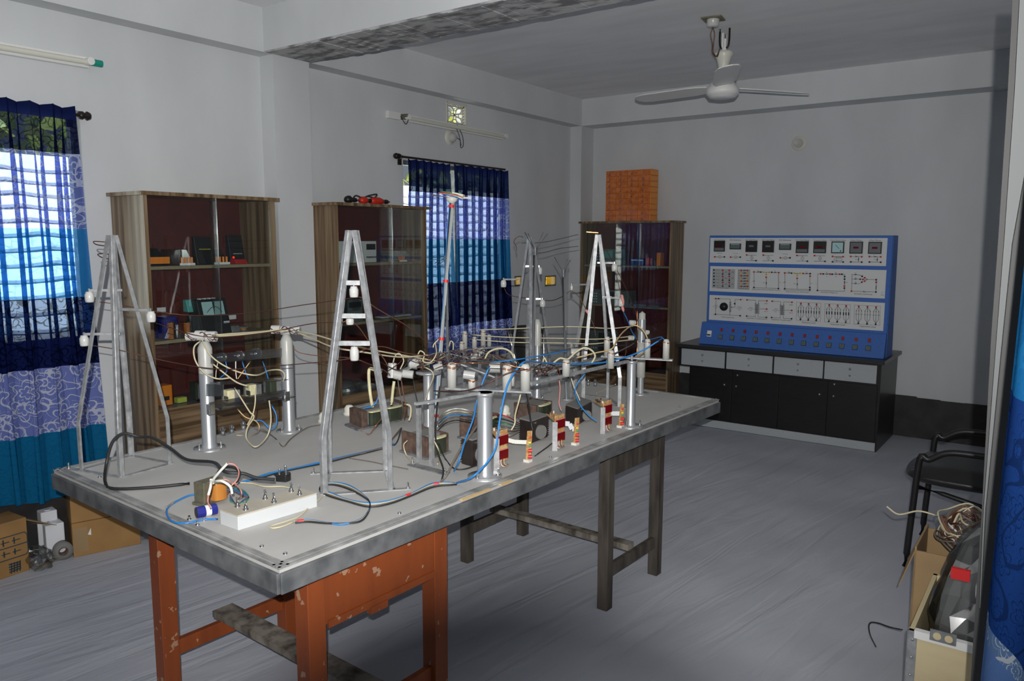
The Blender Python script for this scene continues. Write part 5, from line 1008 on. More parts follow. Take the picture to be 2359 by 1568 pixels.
wire('cream wire hanging beside the stay bar insulator', [(1315, 868, 3.05), (1322, 890, 3.05), (1330, 908, 3.05), (1336, 922, 3.05)], 'cream', .0026)
wire('blue wire hanging from the stay bar onto the right circuits', [(1350, 858, 3.0), (1332, 880, 3.0), (1325, 900, 3.0), (1335, 930, 2.98), (1355, 955, 2.96), (1375, 970, 2.95)], 'bluew', .0026)
wire('black cable beneath the right crossbar running to the centre', [(1240, 820, 3.4), (1300, 806, 3.4), (1350, 798, 3.4), (1440, 795, 3.5)], 'rubber', .0028)
wire('grey wire from the stay bar to the stepped post', [(1378, 833, 3.2), (1420, 812, 3.3), (1450, 797, 3.5), (1460, 790, 3.6)], 'grayw', .0026)
wire('yellow papered lead rising from the long transformer, left', [(858, 938, 2.95), (852, 900, 2.95), (850, 853, 2.95), (862, 851, 2.95), (880, 855, 2.95)], 'paper', .0065)
wire('yellow papered lead rising from the long transformer, right', [(902, 932, 2.95), (905, 900, 2.95), (908, 878, 2.95)], 'paper', .0060)
wire('blue wire hanging by the bright tower to the long transformer', [(880, 852, 2.93), (870, 870, 2.93), (873, 905, 2.93), (862, 932, 2.92), (838, 940, 2.92)], 'bluew', .0026)
wire('cream loop beside the long transformer', [(930, 930, 2.95), (945, 935, 2.95), (946, 955, 2.95), (942, 968, 2.95)], 'cream', .0040)
wire('cream loop over the centre cluster, left', [(905, 838, 2.95), (910, 820, 2.95), (920, 814, 2.95), (930, 830, 2.95), (922, 850, 2.95)], 'cream', .0026)
wire('cream loop over the centre cluster, middle', [(962, 818, 3.0), (968, 808, 3.0), (978, 815, 3.0), (975, 832, 3.0), (992, 834, 3.0), (1005, 815, 3.0), (1003, 790, 2.95)], 'cream', .0028)
wire('cream loop left of the taped pole', [(1012, 780, 2.95), (1000, 792, 2.95), (998, 800, 2.95)], 'cream', .0024)
wire('cream hoop right of the taped pole', [(1034, 800, 3.4), (1038, 786, 3.4), (1044, 790, 3.4), (1044, 806, 3.4)], 'cream', .0030)
wire('cream wire hanging from the centre cluster to the post frame', [(978, 845, 3.0), (995, 855, 3.0), (998, 870, 3.0), (988, 895, 2.95), (980, 922, 2.9)], 'cream', .0026)
for (x, mm) in ((916, 'grayw'), (924, 'brownw'), (952, 'rubber')): wire('thin dark lead dropping from the centre cluster to the board', [(x, 872, 2.95), (x+5, 905, 2.95), (x+12, 940, 2.95), (x+8, 968)], mm, .0020, 'thin leads below the centre cluster')
wire('dark cream edged cable lying behind the bright tower toward the transformers', [(748, 1065), (800, 1052), (850, 1040), (890, 1028), (905, 1010), (925, 985, 2.75)], 'grayw', .0034)
wire('copper wire bent on the board by the long transformer', [(818, 985), (848, 1000), (862, 985, 2.8), (880, 962, 2.85)], 'copper', .0020)
wire('thin grey wire across the board in front of the brown transformer', [(805, 1055), (850, 1062), (888, 1070), (940, 1080)], 'grayw', .0016)
for (y, mm) in ((955, 'cream'), (962, 'bluew'), (970, 'grayw'), (949, 'whitew'), (976, 'rubber')): wire('loose wire arching on the board behind the front post stand', [(1010, y+14), (1025, y, 2.85), (1050, y-8, 2.85), (1080, y-4, 2.85), (1100, y+4)], mm, .0022, 'loose wires behind the post stand')
for k, (mm) in enumerate(('redb', 'rubber', 'greenw', 'grayw', 'brownw', 'cream')):
    wire('loose wire on the board between the brown and finned transformers', [(1125+k*4, 958+k*6), (1150, 955+k*9, 2.75), (1175, 962+k*8, 2.7), (1195, 975+k*4)], mm, .0022, 'loose wires between the transformers')
for (a, b, mm) in ((930, 960, 'rubber'), (1262, 1300, 'grayw')): pass
wire('red and black leads bending on the board by the middle display', [(1232, 1050), (1260, 1030), (1275, 1020), (1290, 1028)], 'rubber', .0022)
wire('thin tan lead ending by the far bulbs', [(1375, 905), (1400, 895), (1418, 885, 3.7)], 'cream', .0026)
wire('brown thin wires dangling from the stepped post', [(1445, 790, 3.7), (1440, 820, 3.7), (1430, 850, 3.7), (1405, 885, 3.7)], 'enamel', .0016)
# the knot of jumper wires over the centre of the board
rk = random.Random(11)
KN = [(890, 850, 2.95), (960, 838, 3.05), (1020, 825, 3.1), (1070, 818, 3.3), (1110, 812, 3.5), (1160, 830, 3.2), (1230, 850, 3.15), (1290, 850, 3.15)]
for k in range(34):
    i = rk.randrange(len(KN)-1); a = KN[i]; b = KN[min(len(KN)-1, i+rk.choice((1, 1, 2)))]; pts = []
    for j in range(6):
        f = j/5; pts.append((a[0]+(b[0]-a[0])*f+rk.uniform(-14, 14), a[1]+(b[1]-a[1])*f+rk.uniform(-16, 14), a[2]+(b[2]-a[2])*f+rk.uniform(-.06, .06)))
    wire('thin jumper wire in the knot between the centre insulators', pts, rk.choice(['enamel', 'enamel', 'grayw', 'rubber', 'cream', 'brownw', 'copper', 'grayw', 'enamel']), rk.choice((.0014, .0018, .0022)), 'knot of jumper wires over the board centre', name='jumper_wire')
# ---------------------------------------------------------------- lab bench with console
YD = 5.90
x0 = Y(1562, 800, YD).x; x1 = Y(2023, 900, YD).x; xl = Y(1586, 900, YD).x; ztop = Y(2032, 826, YD-.03).z
t = thing('lab_bench', ((x0+x1)/2, (YD+YW)/2, 0), 'black lab bench with grey drawers under the blue console', 'bench')
Yb = YW-.02; zt_ = (Y(1557, 793, YD-.03).z+Y(2032, 829, YD-.03).z)/2; tk = .028; zdr = Y(1700, 862, YD).z
b2((Y(1557, 795, YD-.03).x, YD-.03, zt_-tk), (Y(2035, 830, YD-.03).x+.01, Yb, zt_)).build('worktop', M['deskt'], t, .003)
xr = x1+.01; zdb = Y(2020, 884, YD).z; zdl = Y(1566, 845, YD).z; zd_ = (zdb+zdl)/2
b2((x0, YD+.012, zd_), (xr, Yb, zt_-tk)).build('drawer_case', M['deskb'], t)
b2((xl, YD+.012, 0), (xr, Yb, zd_)).build('carcass', M['deskb'], t)
zp = Y(1800, 1000, YD).z
zp = .065
b2((xl+.02, YD+.004, .004), (xr-.01, YD+.012, zp)).build('kick_board', M['deskg'], t)
q6 = lambda u, v: (1540+u/4.067, 760+v/4.067)
dr = [(118, 520), (540, 968), (988, 1444), (1462, 1950)]
for (a, b) in dr:
    xa = Y(q6(a, 0)[0], 850, YD).x; xb_ = Y(q6(b, 0)[0], 860, YD).x; o = b2((xa, YD, zd_+.012), (xb_, YD+.012, zt_-tk-.012)).build('drawer', M['deskg'], t); xm = (xa+xb_)/2; hh = zt_-tk-zd_
    for z, r, nm in ((zd_+hh*.66, .009, 'lock'), (zd_+hh*.36, .008, 'knob')): MB().lathe((xm, YD, z), [(r, 0), (r*1.1, .006), (r*.7, .012), (0, .013)], 14, (0, -1, 0)).build(nm, M['chrome'], o)
ds = [190, 580, 1020, 1480, 1945]
for k in range(4):
    xa = Y(q6(ds[k], 0)[0], 950, YD).x+.002; xb_ = Y(q6(ds[k+1], 0)[0], 950, YD).x-.002; o = b2((xa, YD+.002, zp+.008), (xb_, YD+.012, zd_-.004)).build('door', M['deskb'], t, .002)
    for (u, v) in {0: [(525, 511)], 1: [(635, 526), (648, 423)], 2: [(1416, 601)], 3: [(1547, 618), (1555, 508)]}[k]:
        c = Y(*q6(u, v), YD); MB().lathe((c.x, YD+.002, c.z), [(.008, 0), (.009, .006), (.006, .012), (0, .013)], 14, (0, -1, 0)).build('knob', M['chrome'], o)
# console
YP = YD+.13; q1 = lambda u, v: (1600+u/4.5365, 520+v/4.5365)
def px_(u, v): return Y(*q1(u, v), YP).x
xa, xb_ = px_(147, 400), px_(2045, 600); zT = (Y(*q1(150, 101), YP).z+Y(*q1(2045, 100), YP).z)/2; zM = (Y(*q1(80, 1018), YP).z+Y(*q1(2000, 1110), YP).z)/2
cs = thing('trainer_console', ((xa+xb_)/2, YP+.1, zt_), 'blue electrical trainer console with three white circuit panels and thirteen sockets', 'console')
zF0 = zt_+.002; yF = YD+.07
prof = [(YP, zT), (YP+.17, zT), (YP+.24, zF0), (yF, zF0), (yF+.045, zM), (YP, zM+.004)]
b2((xa, YP, zM-.02), (xb_, YP+.16, zT)).build('upper_case', M['bluep'], cs, .003)
xc0 = xa-.035; m = MB(); m.prism([(xc0, yF, zF0), (xc0, yF+.05, zM), (xc0, YP+.02, zM), (xc0, YP+.22, zM-.02), (xc0, YP+.22, zF0)], (xb_-xc0, 0, 0)); low = m.build('lower_case', M['bluep'], cs, .003)
m = MB(); m.prism([(xb_+.001, YP+.16, zT), (xb_+.001, YP+.22, zF0), (xb_+.001, YP, zF0), (xb_+.001, YP, zT)], (.004, 0, 0)); m.build('end_cheek', M['bluep'], cs)
def zin(tl, tr_, bl, brr, u, v):
    s = (u-tl[0])/(tr_[0]-tl[0]); a = tl[1]+(tr_[1]-tl[1])*s; b = bl[1]+(brr[1]-bl[1])*s; return (v-a)/(b-a)
PAN = [((165, 128), (2020, 125), (160, 388), (2012, 415)), ((165, 422), (2008, 460), (160, 688), (1995, 752)), ((158, 727), (1992, 798), (150, 990), (1980, 1086))]
panels = []
for k, (tl, tr_, bl, brr) in enumerate(PAN):
    za = (Y(*q1(*tl), YP).z+Y(*q1(*tr_), YP).z)/2; zb_ = (Y(*q1(*bl), YP).z+Y(*q1(*brr), YP).z)/2; o = b2((px_(*tl)+.002, YP-.004, zb_), (px_(*tr_), YP+.002, za)).build('front_panel', M['panelw'], cs); panels.append((o, za, zb_, tl, tr_, bl, brr))
yL = YP-.0052
def pp(k, u, v):
    o, za, zb_, tl, tr_, bl, brr = panels[k]; f = zin(tl, tr_, bl, brr, u, v); return Vector((px_(u, v), yL, za+(zb_-za)*f))
for k in range(3):
    m = MB(); red = MB(); yel = MB(); o = panels[k][0]; LW = .0022
    def ln(*pts, w=LW):
        q = [pp(k, *p) for p in pts]
        for a, b in zip(q, q[1:]):
            if (b-a).length > 1e-5: m.bar(a, b, w, .0008, (0, -1, 0))
    def ring(u, v, r):
        c = pp(k, u, v); q = [c+Vector((r*math.cos(R_(i*24)), 0, r*math.sin(R_(i*24)))) for i in range(16)]
        for a, b in zip(q, q[1:]): m.bar(a, b, .0018, .0008, (0, -1, 0))
    def tx(s, u, v, sz): m.text(s, sz, pp(k, u, v)-Vector((0, .0004, sz*.35)), (1, 0, 0), (0, 0, 1))
    def jack(u, v, c): 
        p = pp(k, u, v); MB().lathe(p, [(.0062, 0), (.0060, .008), (.0030, .009), (.0028, .004), (0, .004)], 10, (0, -1, 0)).build('jack_socket', M[{'r': 'red', 'k': 'cap', 'y': 'jy'}[c]] if c != 'k' else M['jk'], o)
    M.setdefault('jy', mat('yellow_jack', (.72, .50, .03), .4)); M.setdefault('jk', mat('dark_jack', (.018, .018, .045), .35))
    def res_(u0, v0, u1, v1, n=5):
        for i in range(n): f = i/(n-1); ln((u0+(u1-u0)*f-6, v0+(v1-v0)*f+4), (u0+(u1-u0)*f+6, v0+(v1-v0)*f-4), w=.0035)
    if k == 0:
        MT = [('AC Ammeter', 212, 320, 158, 272, 'red'), ('DC Ammeter', 375, 488, 186, 248, 'lcd'), ('AC Volt Meter', 543, 657, 158, 276, 'dark'), ('AC Volt Meter', 716, 832, 158, 278, 'dark'), ('DC Ammeter', 890, 1012, 186, 252, 'lcd'), ('DC Volt Meter', 1068, 1192, 160, 284, 'red'), ('Frequency Meter', 1251, 1376, 160, 284, 'red'), ('Power Factor Meter', 1438, 1564, 162, 284, 'dial'), ('Watt Meter', 1628, 1758, 162, 287, 'grey'), ('Watt Meter', 1823, 1956, 164, 289, 'grey')]
        for i, (nm, a, b, c, d, ty) in enumerate(MT):
            uc = (a+b)/2; tx(nm, uc, 149, .0165 if len(nm) < 14 else .0135); A = pp(0, a, c); B = pp(0, b, d)
            w = b2((A.x, YP-.016, B.z), (B.x, YP-.004, A.z)).build('panel_meter', M['black'], o, .001)
            f = .08*(B.x-A.x); face = {'red': 'black', 'lcd': 'lens', 'dark': 'black', 'dial': 'dial', 'grey': 'mg'}[ty]; M.setdefault('mg', mat('grey_meter_face', (.15, .17, .18), .35))
            b2((A.x+f, YP-.0165, B.z+f), (B.x-f, YP-.0155, A.z-f)).build('meter_face', M[face], w)
            cx_, cz_ = (A.x+B.x)/2, (A.z+B.z)/2
            if ty in ('red', 'grey'): b2((cx_-.018, YP-.0172, cz_-.007), (cx_+.018, YP-.0160, cz_+.007)).build('digit_window', M['seg'], w)
            if ty == 'dark': b2((cx_-.018, YP-.0172, cz_-.004), (cx_+.018, YP-.0160, cz_+.010)).build('digit_window', M['mg'], w)
            if ty == 'red': b2((A.x+f, YP-.0170, B.z+f), (B.x-f, YP-.0158, B.z+f+.022)).build('lower_strip', M['mg'], w)
            if ty == 'lcd': b2((A.x+.01, YP-.0170, A.z-.008), (B.x-.01, YP-.0158, A.z-.004)).build('bright_rim', M['panelw'], w)
            if ty == 'dial': MB().bar((cx_-.016, YP-.0172, cz_+.018), (cx_+.012, YP-.0172, cz_-.010), .0028, .001, (0, -1, 0)).lathe((cx_+.022, YP-.0165, cz_-.026), [(.005, 0), (.004, .003), (0, .003)], 10, (0, -1, 0)).build('needle', M['print'], w)
            if 'Ammeter' in nm:
                v = 328+i*1.5; ln((uc-48, v), (uc-16, v)); ln((uc+16, v), (uc+48, v)); ring(uc, v, .011); tx('A', uc, v, .014); jack(uc-50, v, 'r'); jack(uc+50, v, 'k'); tx('0~50 Amp' if i == 0 else '0~5 Amp', uc, v-40, .010)
            elif ty in ('dark', 'red'):
                ln((a+5, 306+i), (b-8, 306+i)); ln((a, 362+i), (b-10, 362+i)); ln((uc, 306+i), (uc, 318+i)); ln((uc, 350+i), (uc, 362+i)); ring(uc, 334+i, .011); tx('V' if i < 6 else 'Hz', uc, 334+i, .013); jack(a+6, 304+i, 'r'); jack(b-10, 363+i, 'k')
            else:
                ln((a+8, 318), (b-8, 319)); ln((a+8, 373), (b-8, 374)); jack(a+8, 317, 'r'); jack(b-8, 319, 'r'); jack(a+8, 373, 'k'); jack(b-8, 375, 'k')
                if ty == 'dial':
                    for q in range(4): ring(a+38+q*19, 328, .006)
                    ln((a+22, 340), (a+22, 358), (a+104, 358), (a+104, 340)); ln((uc-14, 345), (uc-14, 373))
                else: tx('CC', uc-8, 303, .009); res_(uc-10, 318, uc+8, 318, 3); ln((uc+22, 319), (uc+22, 374)); res_(uc+22, 340, uc+22, 356, 3); tx('PC', uc, 346, .011)
    if k == 1:
        for (a, b, c, d) in ((190, 418, 450, 662), (455, 575, 455, 670)):
            A = pp(1, a, c); B = pp(1, b, d); b2((A.x, YP-.0046, B.z), (B.x, YP-.004, A.z)).build('shaded_field', M['mg2'] if 'mg2' in M else M.setdefault('mg2', mat('light_grey_field', (.42, .44, .45), .5)), o)
        for i in range(6): v = 464+i*33; jack(207, v, 'k'); tx('0 Point %d' % (i+1), 246, v, .009)
        for (u, l) in ((298, ('V1', 'V2', 'V3')), (367, ('V4', 'V5', 'V6'))):
            for j in range(3): v = 466+64*j; jack(u, v, 'r'); jack(u, v+40, 'k'); ln((u-10, v+18), (u+10, v+18)); ln((u-6, v+24), (u+6, v+24)); tx(l[j], u+32, v+20, .017)
        tx('DC Power Output', 298, 655, .0125); tx('Resistor Array', 516, 658, .0125)
        for j in range(7): v = 467+28*j; c = 'ry'[j % 2]; jack(492, v, c); jack(557, v, c); ln((498, v), (550, v)); tx('R%d' % (j+1), 467, v, .011); res_(518, v, 534, v, 3)
        def circ(x0_, x1_, xm, v0, v1, left, right):
            ln((x0_, v0), (x0_, v1), (x1_, v1+10), (x1_, v0+6)); ln((x0_, v0), (x0_+70, v0+3)); ln((xm, v0+50), (xm, v1+4)); ln((xm-32, v0+3), (xm+32, v0+4)); ln((xm, v0+4), (xm, v0+24)); ln((x1_-75, v0+5), (x1_, v0+7)); res_(x0_+36, v0, x0_+52, v0, 3); res_(x1_-44, v0+5, x1_-28, v0+5, 3); res_(xm, v0+110, xm, v0+126, 3); tx('R1', x0_+42, v0-14, .011); tx('R2', x1_-36, v0-10, .011); tx('R3', xm-26, v0+112, .011); tx('V', x0_-16, v0+100, .012)
            jack(x0_, v0, 'r'); jack(x0_+72, v0+2, 'k'); jack(xm-30, v0+3, 'y'); jack(xm+32, v0+4, 'y'); jack(xm, v0+28, 'y'); jack(xm, v0+55, 'r'); jack(x0_, v1, 'k'); jack(x1_, v1+10, 'k'); ln((x0_-10, v0+95), (x0_+10, v0+95)); ln((x0_-6, v0+102), (x0_+6, v0+102))
        circ(624, 880, 752, 482, 646, 0, 0); jack(810, 485, 'k'); jack(884, 488, 'r'); tx('Superposition Theorem, Maxwell Theorem', 750, 668, .0125); tx('V2', 898, 590, .011)
        circ(946, 1208, 1076, 492, 656, 0, 0); jack(1138, 496, 'r'); jack(1212, 498, 'k'); jack(1211, 524, 'r'); jack(1208, 642, 'k'); tx("Thevenin's, Norton's, Max-Power Transfer,", 1076, 673, .0115); tx('Reciprocity Theorem, Mesh Analysis', 1076, 690, .0115); tx('RL', 1226, 600, .011)
        ln((1290, 500), (1288, 672), (1569, 680), (1570, 505), (1290, 500)); 
        for (u, v, c) in ((1322, 500, 'r'), (1348, 501, 'k'), (1419, 502, 'r'), (1442, 503, 'k'), (1518, 503, 'r'), (1542, 503, 'k'), (1572, 528, 'k'), (1571, 553, 'k'), (1569, 625, 'r'), (1569, 646, 'k'), (1288, 672, 'k')): jack(u, v, c)
        res_(1378, 502, 1394, 502, 3); res_(1472, 503, 1488, 503, 3); res_(1570, 580, 1570, 596, 3); tx('R1', 1386, 486, .011); tx('R2', 1480, 487, .011); tx('V1', 1386, 527, .010); tx('V2', 1480, 528, .010); tx('R3', 1594, 588, .011); tx('V', 1272, 605, .012); tx("Kirchoff's Voltage law", 1410, 692, .0135)
        ln((1728, 510), (1648, 505), (1643, 677), (1898, 684), (1902, 558), (1812, 556)); ln((1646, 552), (1730, 553)); ln((1646, 598), (1722, 600), (1750, 584)); ln((1728, 510), (1752, 524)); ln((1782, 538), (1812, 556), (1780, 573)); ln((1766, 556), (1812, 556))
        for (u, v, c) in ((1754, 524, 'k'), (1781, 538, 'r'), (1735, 554, 'k'), (1762, 555, 'r'), (1752, 583, 'k'), (1780, 573, 'r'), (1902, 558, 'k'), (1901, 584, 'r'), (1643, 677, 'r'), (1898, 684, 'k')): jack(u, v, c)
        for v in (506, 552, 598): res_(1678, v, 1690, v, 3)
        for j, v in enumerate((490, 538, 584)): tx('R%d' % (j+1), 1686, v, .011)
        res_(1900, 625, 1898, 655, 4); ln((1768, 672), (1768, 690)); ln((1776, 674), (1776, 688)); tx('V', 1786, 692, .012); tx("Kirchoff's Current law", 1765, 706, .0135); tx('LT', 1966, 690, .013); tx('ENER', 1966, 715, .009)
    if k == 2:
        ln((226, 765), (375, 770), (375, 800)); ln((222, 931), (480, 944)); ln((226, 775), (222, 925)); ln((373, 905), (372, 940)); ln((385, 855), (424, 856), (426, 772), (445, 772)); ln((445, 780), (462, 766)); ln((462, 774), (486, 774)); ln((385, 855), (394, 849)); ln((385, 855), (394, 861))
        for i in range(11): ln((366, 802+i*10), (384, 803+i*10), w=.004)
        for (u, v, c) in ((226, 765, 'r'), (255, 766, 'k'), (486, 774, 'r'), (424, 817, 'k'), (222, 932, 'k'), (480, 944, 'k')): jack(u, v, c)
        c = pp(2, 309, 850); MB().lathe(c, [(.034, 0), (.034, .004), (.030, .006), (.028, .022), (0, .024)], 12, (0, -1, 0)).build('dial_knob', M['black'], o)
        tx('Input', 228, 834, .012); tx('220 v, 50 Hz', 226, 850, .010); tx('AC', 226, 866, .011); tx('Output', 470, 850, .012); tx('0 V-250 V', 472, 866, .011); tx('AC', 470, 882, .011); tx('AutoTransformer', 350, 961, .0145); tx('A', 207, 765, .013); tx('A', 508, 774, .013); tx('B', 202, 931, .013)
        for (x, nm) in ((0, 'Input'), (262, 'Input')):
            y = x*.045; ln((553+x, 776+y), (640+x, 780+y), (641+x, 812+y)); ln((548+x, 946+y), (636+x, 952+y), (636+x, 925+y)); ln((760+x, 785+y), (672+x, 782+y), (670+x, 812+y)); ln((755+x, 957+y), (668+x, 955+y), (666+x, 925+y)); ln((680+x, 870+y), (757+x, 871+y))
            for i in range(11): ln((632+x, 815+y+i*10), (648+x, 816+y+i*10), w=.004); ln((664+x, 816+y+i*10), (678+x, 817+y+i*10), w=.004)
            ln((652+x, 820+y), (651+x, 920+y)); ln((656+x, 820+y), (655+x, 920+y)); ln((660+x, 820+y), (659+x, 920+y))
            for (u, v, c) in ((553, 776, 'r'), (548, 946, 'k'), (760, 785, 'r'), (757, 871, 'r'), (755, 957, 'k')): jack(u+x, v+y, c)
            tx('Input', 592+x, 856+y, .012); tx('220 v, 50 Hz', 590+x, 871+y, .010); tx('AC', 590+x, 886+y, .011); tx('120V', 747+x, 813+y, .014); tx('60 V', 749+x, 896+y, .014); tx('0 V', 745+x, 975+y, .014); tx('StepDown Transformer', 640+x, 970+y, .0145)
        for g, (us, nm) in enumerate(((( 1114, 1196, 1279), 'Resistive Load'), ((1411, 1499, 1587), 'Inductive Load'), ((1719, 1810, 1900), 'Capacitive Load'))):
            y0_ = (808, 821, 834)[g]; h_ = (167, 170, 174)[g]; um = us[1]
            ln((us[0]-46, y0_-12), (us[2]+44, y0_-4), (us[2]+38, y0_+h_+20), (us[0]-50, y0_+h_+8), (us[0]-46, y0_-12), w=.0012)
            for j, u in enumerate(us):
                v = y0_+j*4; jack(u, v, 'r'); jack(u-4, v+h_, 'k')
                for s in (-26, 0, 28):
                    ln((u, v+8), (u+s, v+42), (u+s-2, v+72)); ln((u+s-2, v+(98 if g < 2 else 88)), (u+s-3, v+128), (u-4, v+h_-8))
                    if g == 0: ln((u+s-2, v+70), (u+s-2, v+100), w=.006)
                    elif g == 1: ln((u+s-2, v+68), (u+s-2, v+98), w=.008)
                    else: ln((u+s-10, v+78), (u+s+8, v+78)); ln((u+s-10, v+84), (u+s+8, v+84))
                    ln((u+s-4, v+46), (u+s+4, v+46), w=.005)
            tx(nm, um, y0_+h_+32, .017)
    m.build('printed_diagrams', M['print'], o)
# sockets and switches on the lower case
nf = Vector((0, -(zM-zF0), -.05)).normalized(); nf = Vector((0, -(zM-zF0), .05)).normalized(); upf = Vector((0, .05, zM-zF0)).normalized()
rows = ([281, 401, 522, 642, 766, 893, 1020, 1152, 1283, 1416, 1552, 1691, 1831], [270, 391, 512, 634, 758, 885, 1013, 1142, 1273, 1407, 1543, 1680, 1820]); Lh = math.hypot(.05, zM-zF0)
def onf(x, f): return Vector((x, yF, zF0))+upf*(Lh*f)+nf*.0005
RF = Matrix((Vector((1, 0, 0)), -nf, upf)).transposed()
xo = lambda u: px_(u, 1150)+ (0)
for a, b in zip(*rows):
    xs_ = Y(*q1(a, 1130), yF+.03).x; xk = Y(*q1(b, 1200), yF+.02).x
    MB().box(onf(xs_, .70)+nf*.002, (.019, .010, .026), RF).build('rocker_switch', M['dr'] if 'dr' in M else M.setdefault('dr', mat('dark_red_rocker', (.30, .012, .012), .35)), low, .001)
    k = MB().box(onf(xk, .38)+nf*.001, (.036, .006, .038), RF).build('power_socket', M['black'], low, .001); MB().box(onf(xk, .38)+nf*.0045, (.029, .003, .031), RF).build('socket_face', M['mg'], k) if 0 else None
    m = MB(); m.box(onf(xk, .38)+nf*.005, (.030, .002, .032), RF); f_ = m.build('socket_face', M['lens'], cs)
    f_.parent = low; m = MB()
    for (dx, dz, w, h_) in ((0, .008, .003, .009), (-.007, -.007, .006, .003), (.007, -.007, .006, .003)): m.box(onf(xk+dx, .38)+upf*dz+nf*.0064, (w, .001, h_), RF)
    m.build('pin_holes', M['black'], low)
c = onf(Y(*q1(160, 1113), yF+.03).x, .48); MB().box(c+nf*.004, (.036, .012, .050), RF).build('circuit_breaker', M['white'], low, .002); MB().box(c+nf*.012-upf*.012, (.026, .010, .010), RF).build('breaker_toggle', M['black'], low)
# ---------------------------------------------------------------- chairs
cf = Z(2085, 1303, 0); t = thing('armchair', (cf.x+.25, cf.y+.25, 0), 'black office chair with tubular arms and padded vinyl seat by the right wall', 'chair')
def armloop(y, zt_a):
    xF = cf.x; m = MB(); m.tube([(xF, y, 0), (xF+.015, y, .30), (xF+.03, y, .52), (xF+.065, y, zt_a-.05), (xF+.13, y, zt_a-.01), (xF+.22, y, zt_a), (xF+.40, y, zt_a-.005), (xF+.56, y, zt_a-.015)], .0145, 10); return m
za1 = Y(2200, 1042, cf.y).z; armloop(cf.y, za1).build('arm_tube', M['black'], t); armloop(cf.y+.48, za1).build('arm_tube', M['black'], t)
for y in (cf.y+.02, cf.y+.46): MB().tube([(cf.x+.03, y, .38), (cf.x+.5, y, .36), (cf.x+.54, y, .9)], .011).build('side_frame', M['black'], t); MB().tube([(cf.x+.46, y, .38), (cf.x+.52, y, 0)], .012, 8, 1).build('rear_leg', M['black'], t)
def cushion(x0_, x1_, y0_, y1_, z0_, z1_, par, name):
    m = MB(); nx, ny = 10, 10; top = []; 
    for j in range(ny+1):
        for i in range(nx+1):
            a, b = i/nx*2-1, j/ny*2-1; e = (1-abs(a)**4)*(1-abs(b)**4); r = 1-.10*(a*a*b*b)
            top.append((x0_+(x1_-x0_)*(a*r+1)/2, y0_+(y1_-y0_)*(b*r+1)/2, z0_+(z1_-z0_)*(.45+.55*e**.4)))
    bt = [(p[0], p[1], 2*z0_+(z1_-z0_)*.45-0-p[2]+(z1_-z0_)*.45) for p in top]; n = nx+1; k = len(top); g = lambda j, i: j*n+i
    m.add(top+bt, [(g(j, i), g(j, i+1), g(j+1, i+1), g(j+1, i)) for j in range(ny) for i in range(nx)]+[(k+g(j, i), k+g(j+1, i), k+g(j+1, i+1), k+g(j, i+1)) for j in range(ny) for i in range(nx)]+[(g(0, i), k+g(0, i), k+g(0, i+1), g(0, i+1)) for i in range(nx)]+[(g(ny, i+1), k+g(ny, i+1), k+g(ny, i), g(ny, i)) for i in range(nx)]+[(g(j, 0), g(j+1, 0), k+g(j+1, 0), k+g(j, 0)) for j in range(ny)]+[(g(j+1, nx), g(j, nx), k+g(j, nx), k+g(j+1, nx)) for j in range(ny)], True)
    return m.build(name, M['vinyl'], par)
cushion(cf.x-.05, cf.x+.50, cf.y+.02, cf.y+.47, .385, .475, t, 'seat'); cushion(cf.x+.47, cf.x+.56, cf.y+.03, cf.y+.46, .60, 1.0, t, 'backrest')
c = Z(1215, 905, .45); c = D(1210, 790, 5.35); t = thing('visitor_chair', (c.x, c.y, 0), 'black chair with a curved shiny backrest behind the board, below the far wall opening', 'chair')
a = D(1168, 752, 5.3); b = D(1253, 750, 5.3); e = D(1192, 850, 5.3); f = D(1252, 860, 5.3)
m = MB(); n = F.copy(); n.z = 0; n.normalize(); vs = []; W_ = 8; H_ = 8
for j in range(H_+1):
    v = j/H_; l = a+(e-a)*v; r = b+(f-b)*v
    for i in range(W_+1): u = i/W_; p = l+(r-l)*u+n*(.06*math.sin(math.pi*u))+Vector((0, 0, -.035*(abs(2*u-1)**6)*(1-v))); vs.append(p)
k = len(vs); vs += [p+n*.025 for p in vs]; g = lambda j, i: j*(W_+1)+i
m.add(vs, [(g(j, i), g(j, i+1), g(j+1, i+1), g(j+1, i)) for j in range(H_) for i in range(W_)]+[(k+g(j, i), k+g(j+1, i), k+g(j+1, i+1), k+g(j, i+1)) for j in range(H_) for i in range(W_)]+[(g(0, i), k+g(0, i), k+g(0, i+1), g(0, i+1)) for i in range(W_)]+[(g(j, 0), g(j+1, 0), k+g(j+1, 0), k+g(j, 0)) for j in range(H_)]+[(g(j+1, W_), g(j, W_), k+g(j, W_), k+g(j+1, W_)) for j in range(H_)], True); m.build('backrest', M['vinyl'], t)
MB().tube([a-n*.008, e-n*.008, e-n*.01-Vector((0, 0, .12))], .009).tube([b-n*.008, f-n*.008, f-n*.01-Vector((0, 0, .12))], .009).build('frame', M['chrome'], t)
sc_ = (e+f)/2+n*.0; sc_.z = .42; cushion(sc_.x-.22, sc_.x+.22, sc_.y-.22, sc_.y+.22, .40, .47, t, 'seat')
for dx in (-.19, .19):
    for dy in (-.19, .19): MB().cyl((sc_.x+dx, sc_.y+dy, 0), (sc_.x+dx, sc_.y+dy, .41), .011).build('leg', M['chrome'], t)
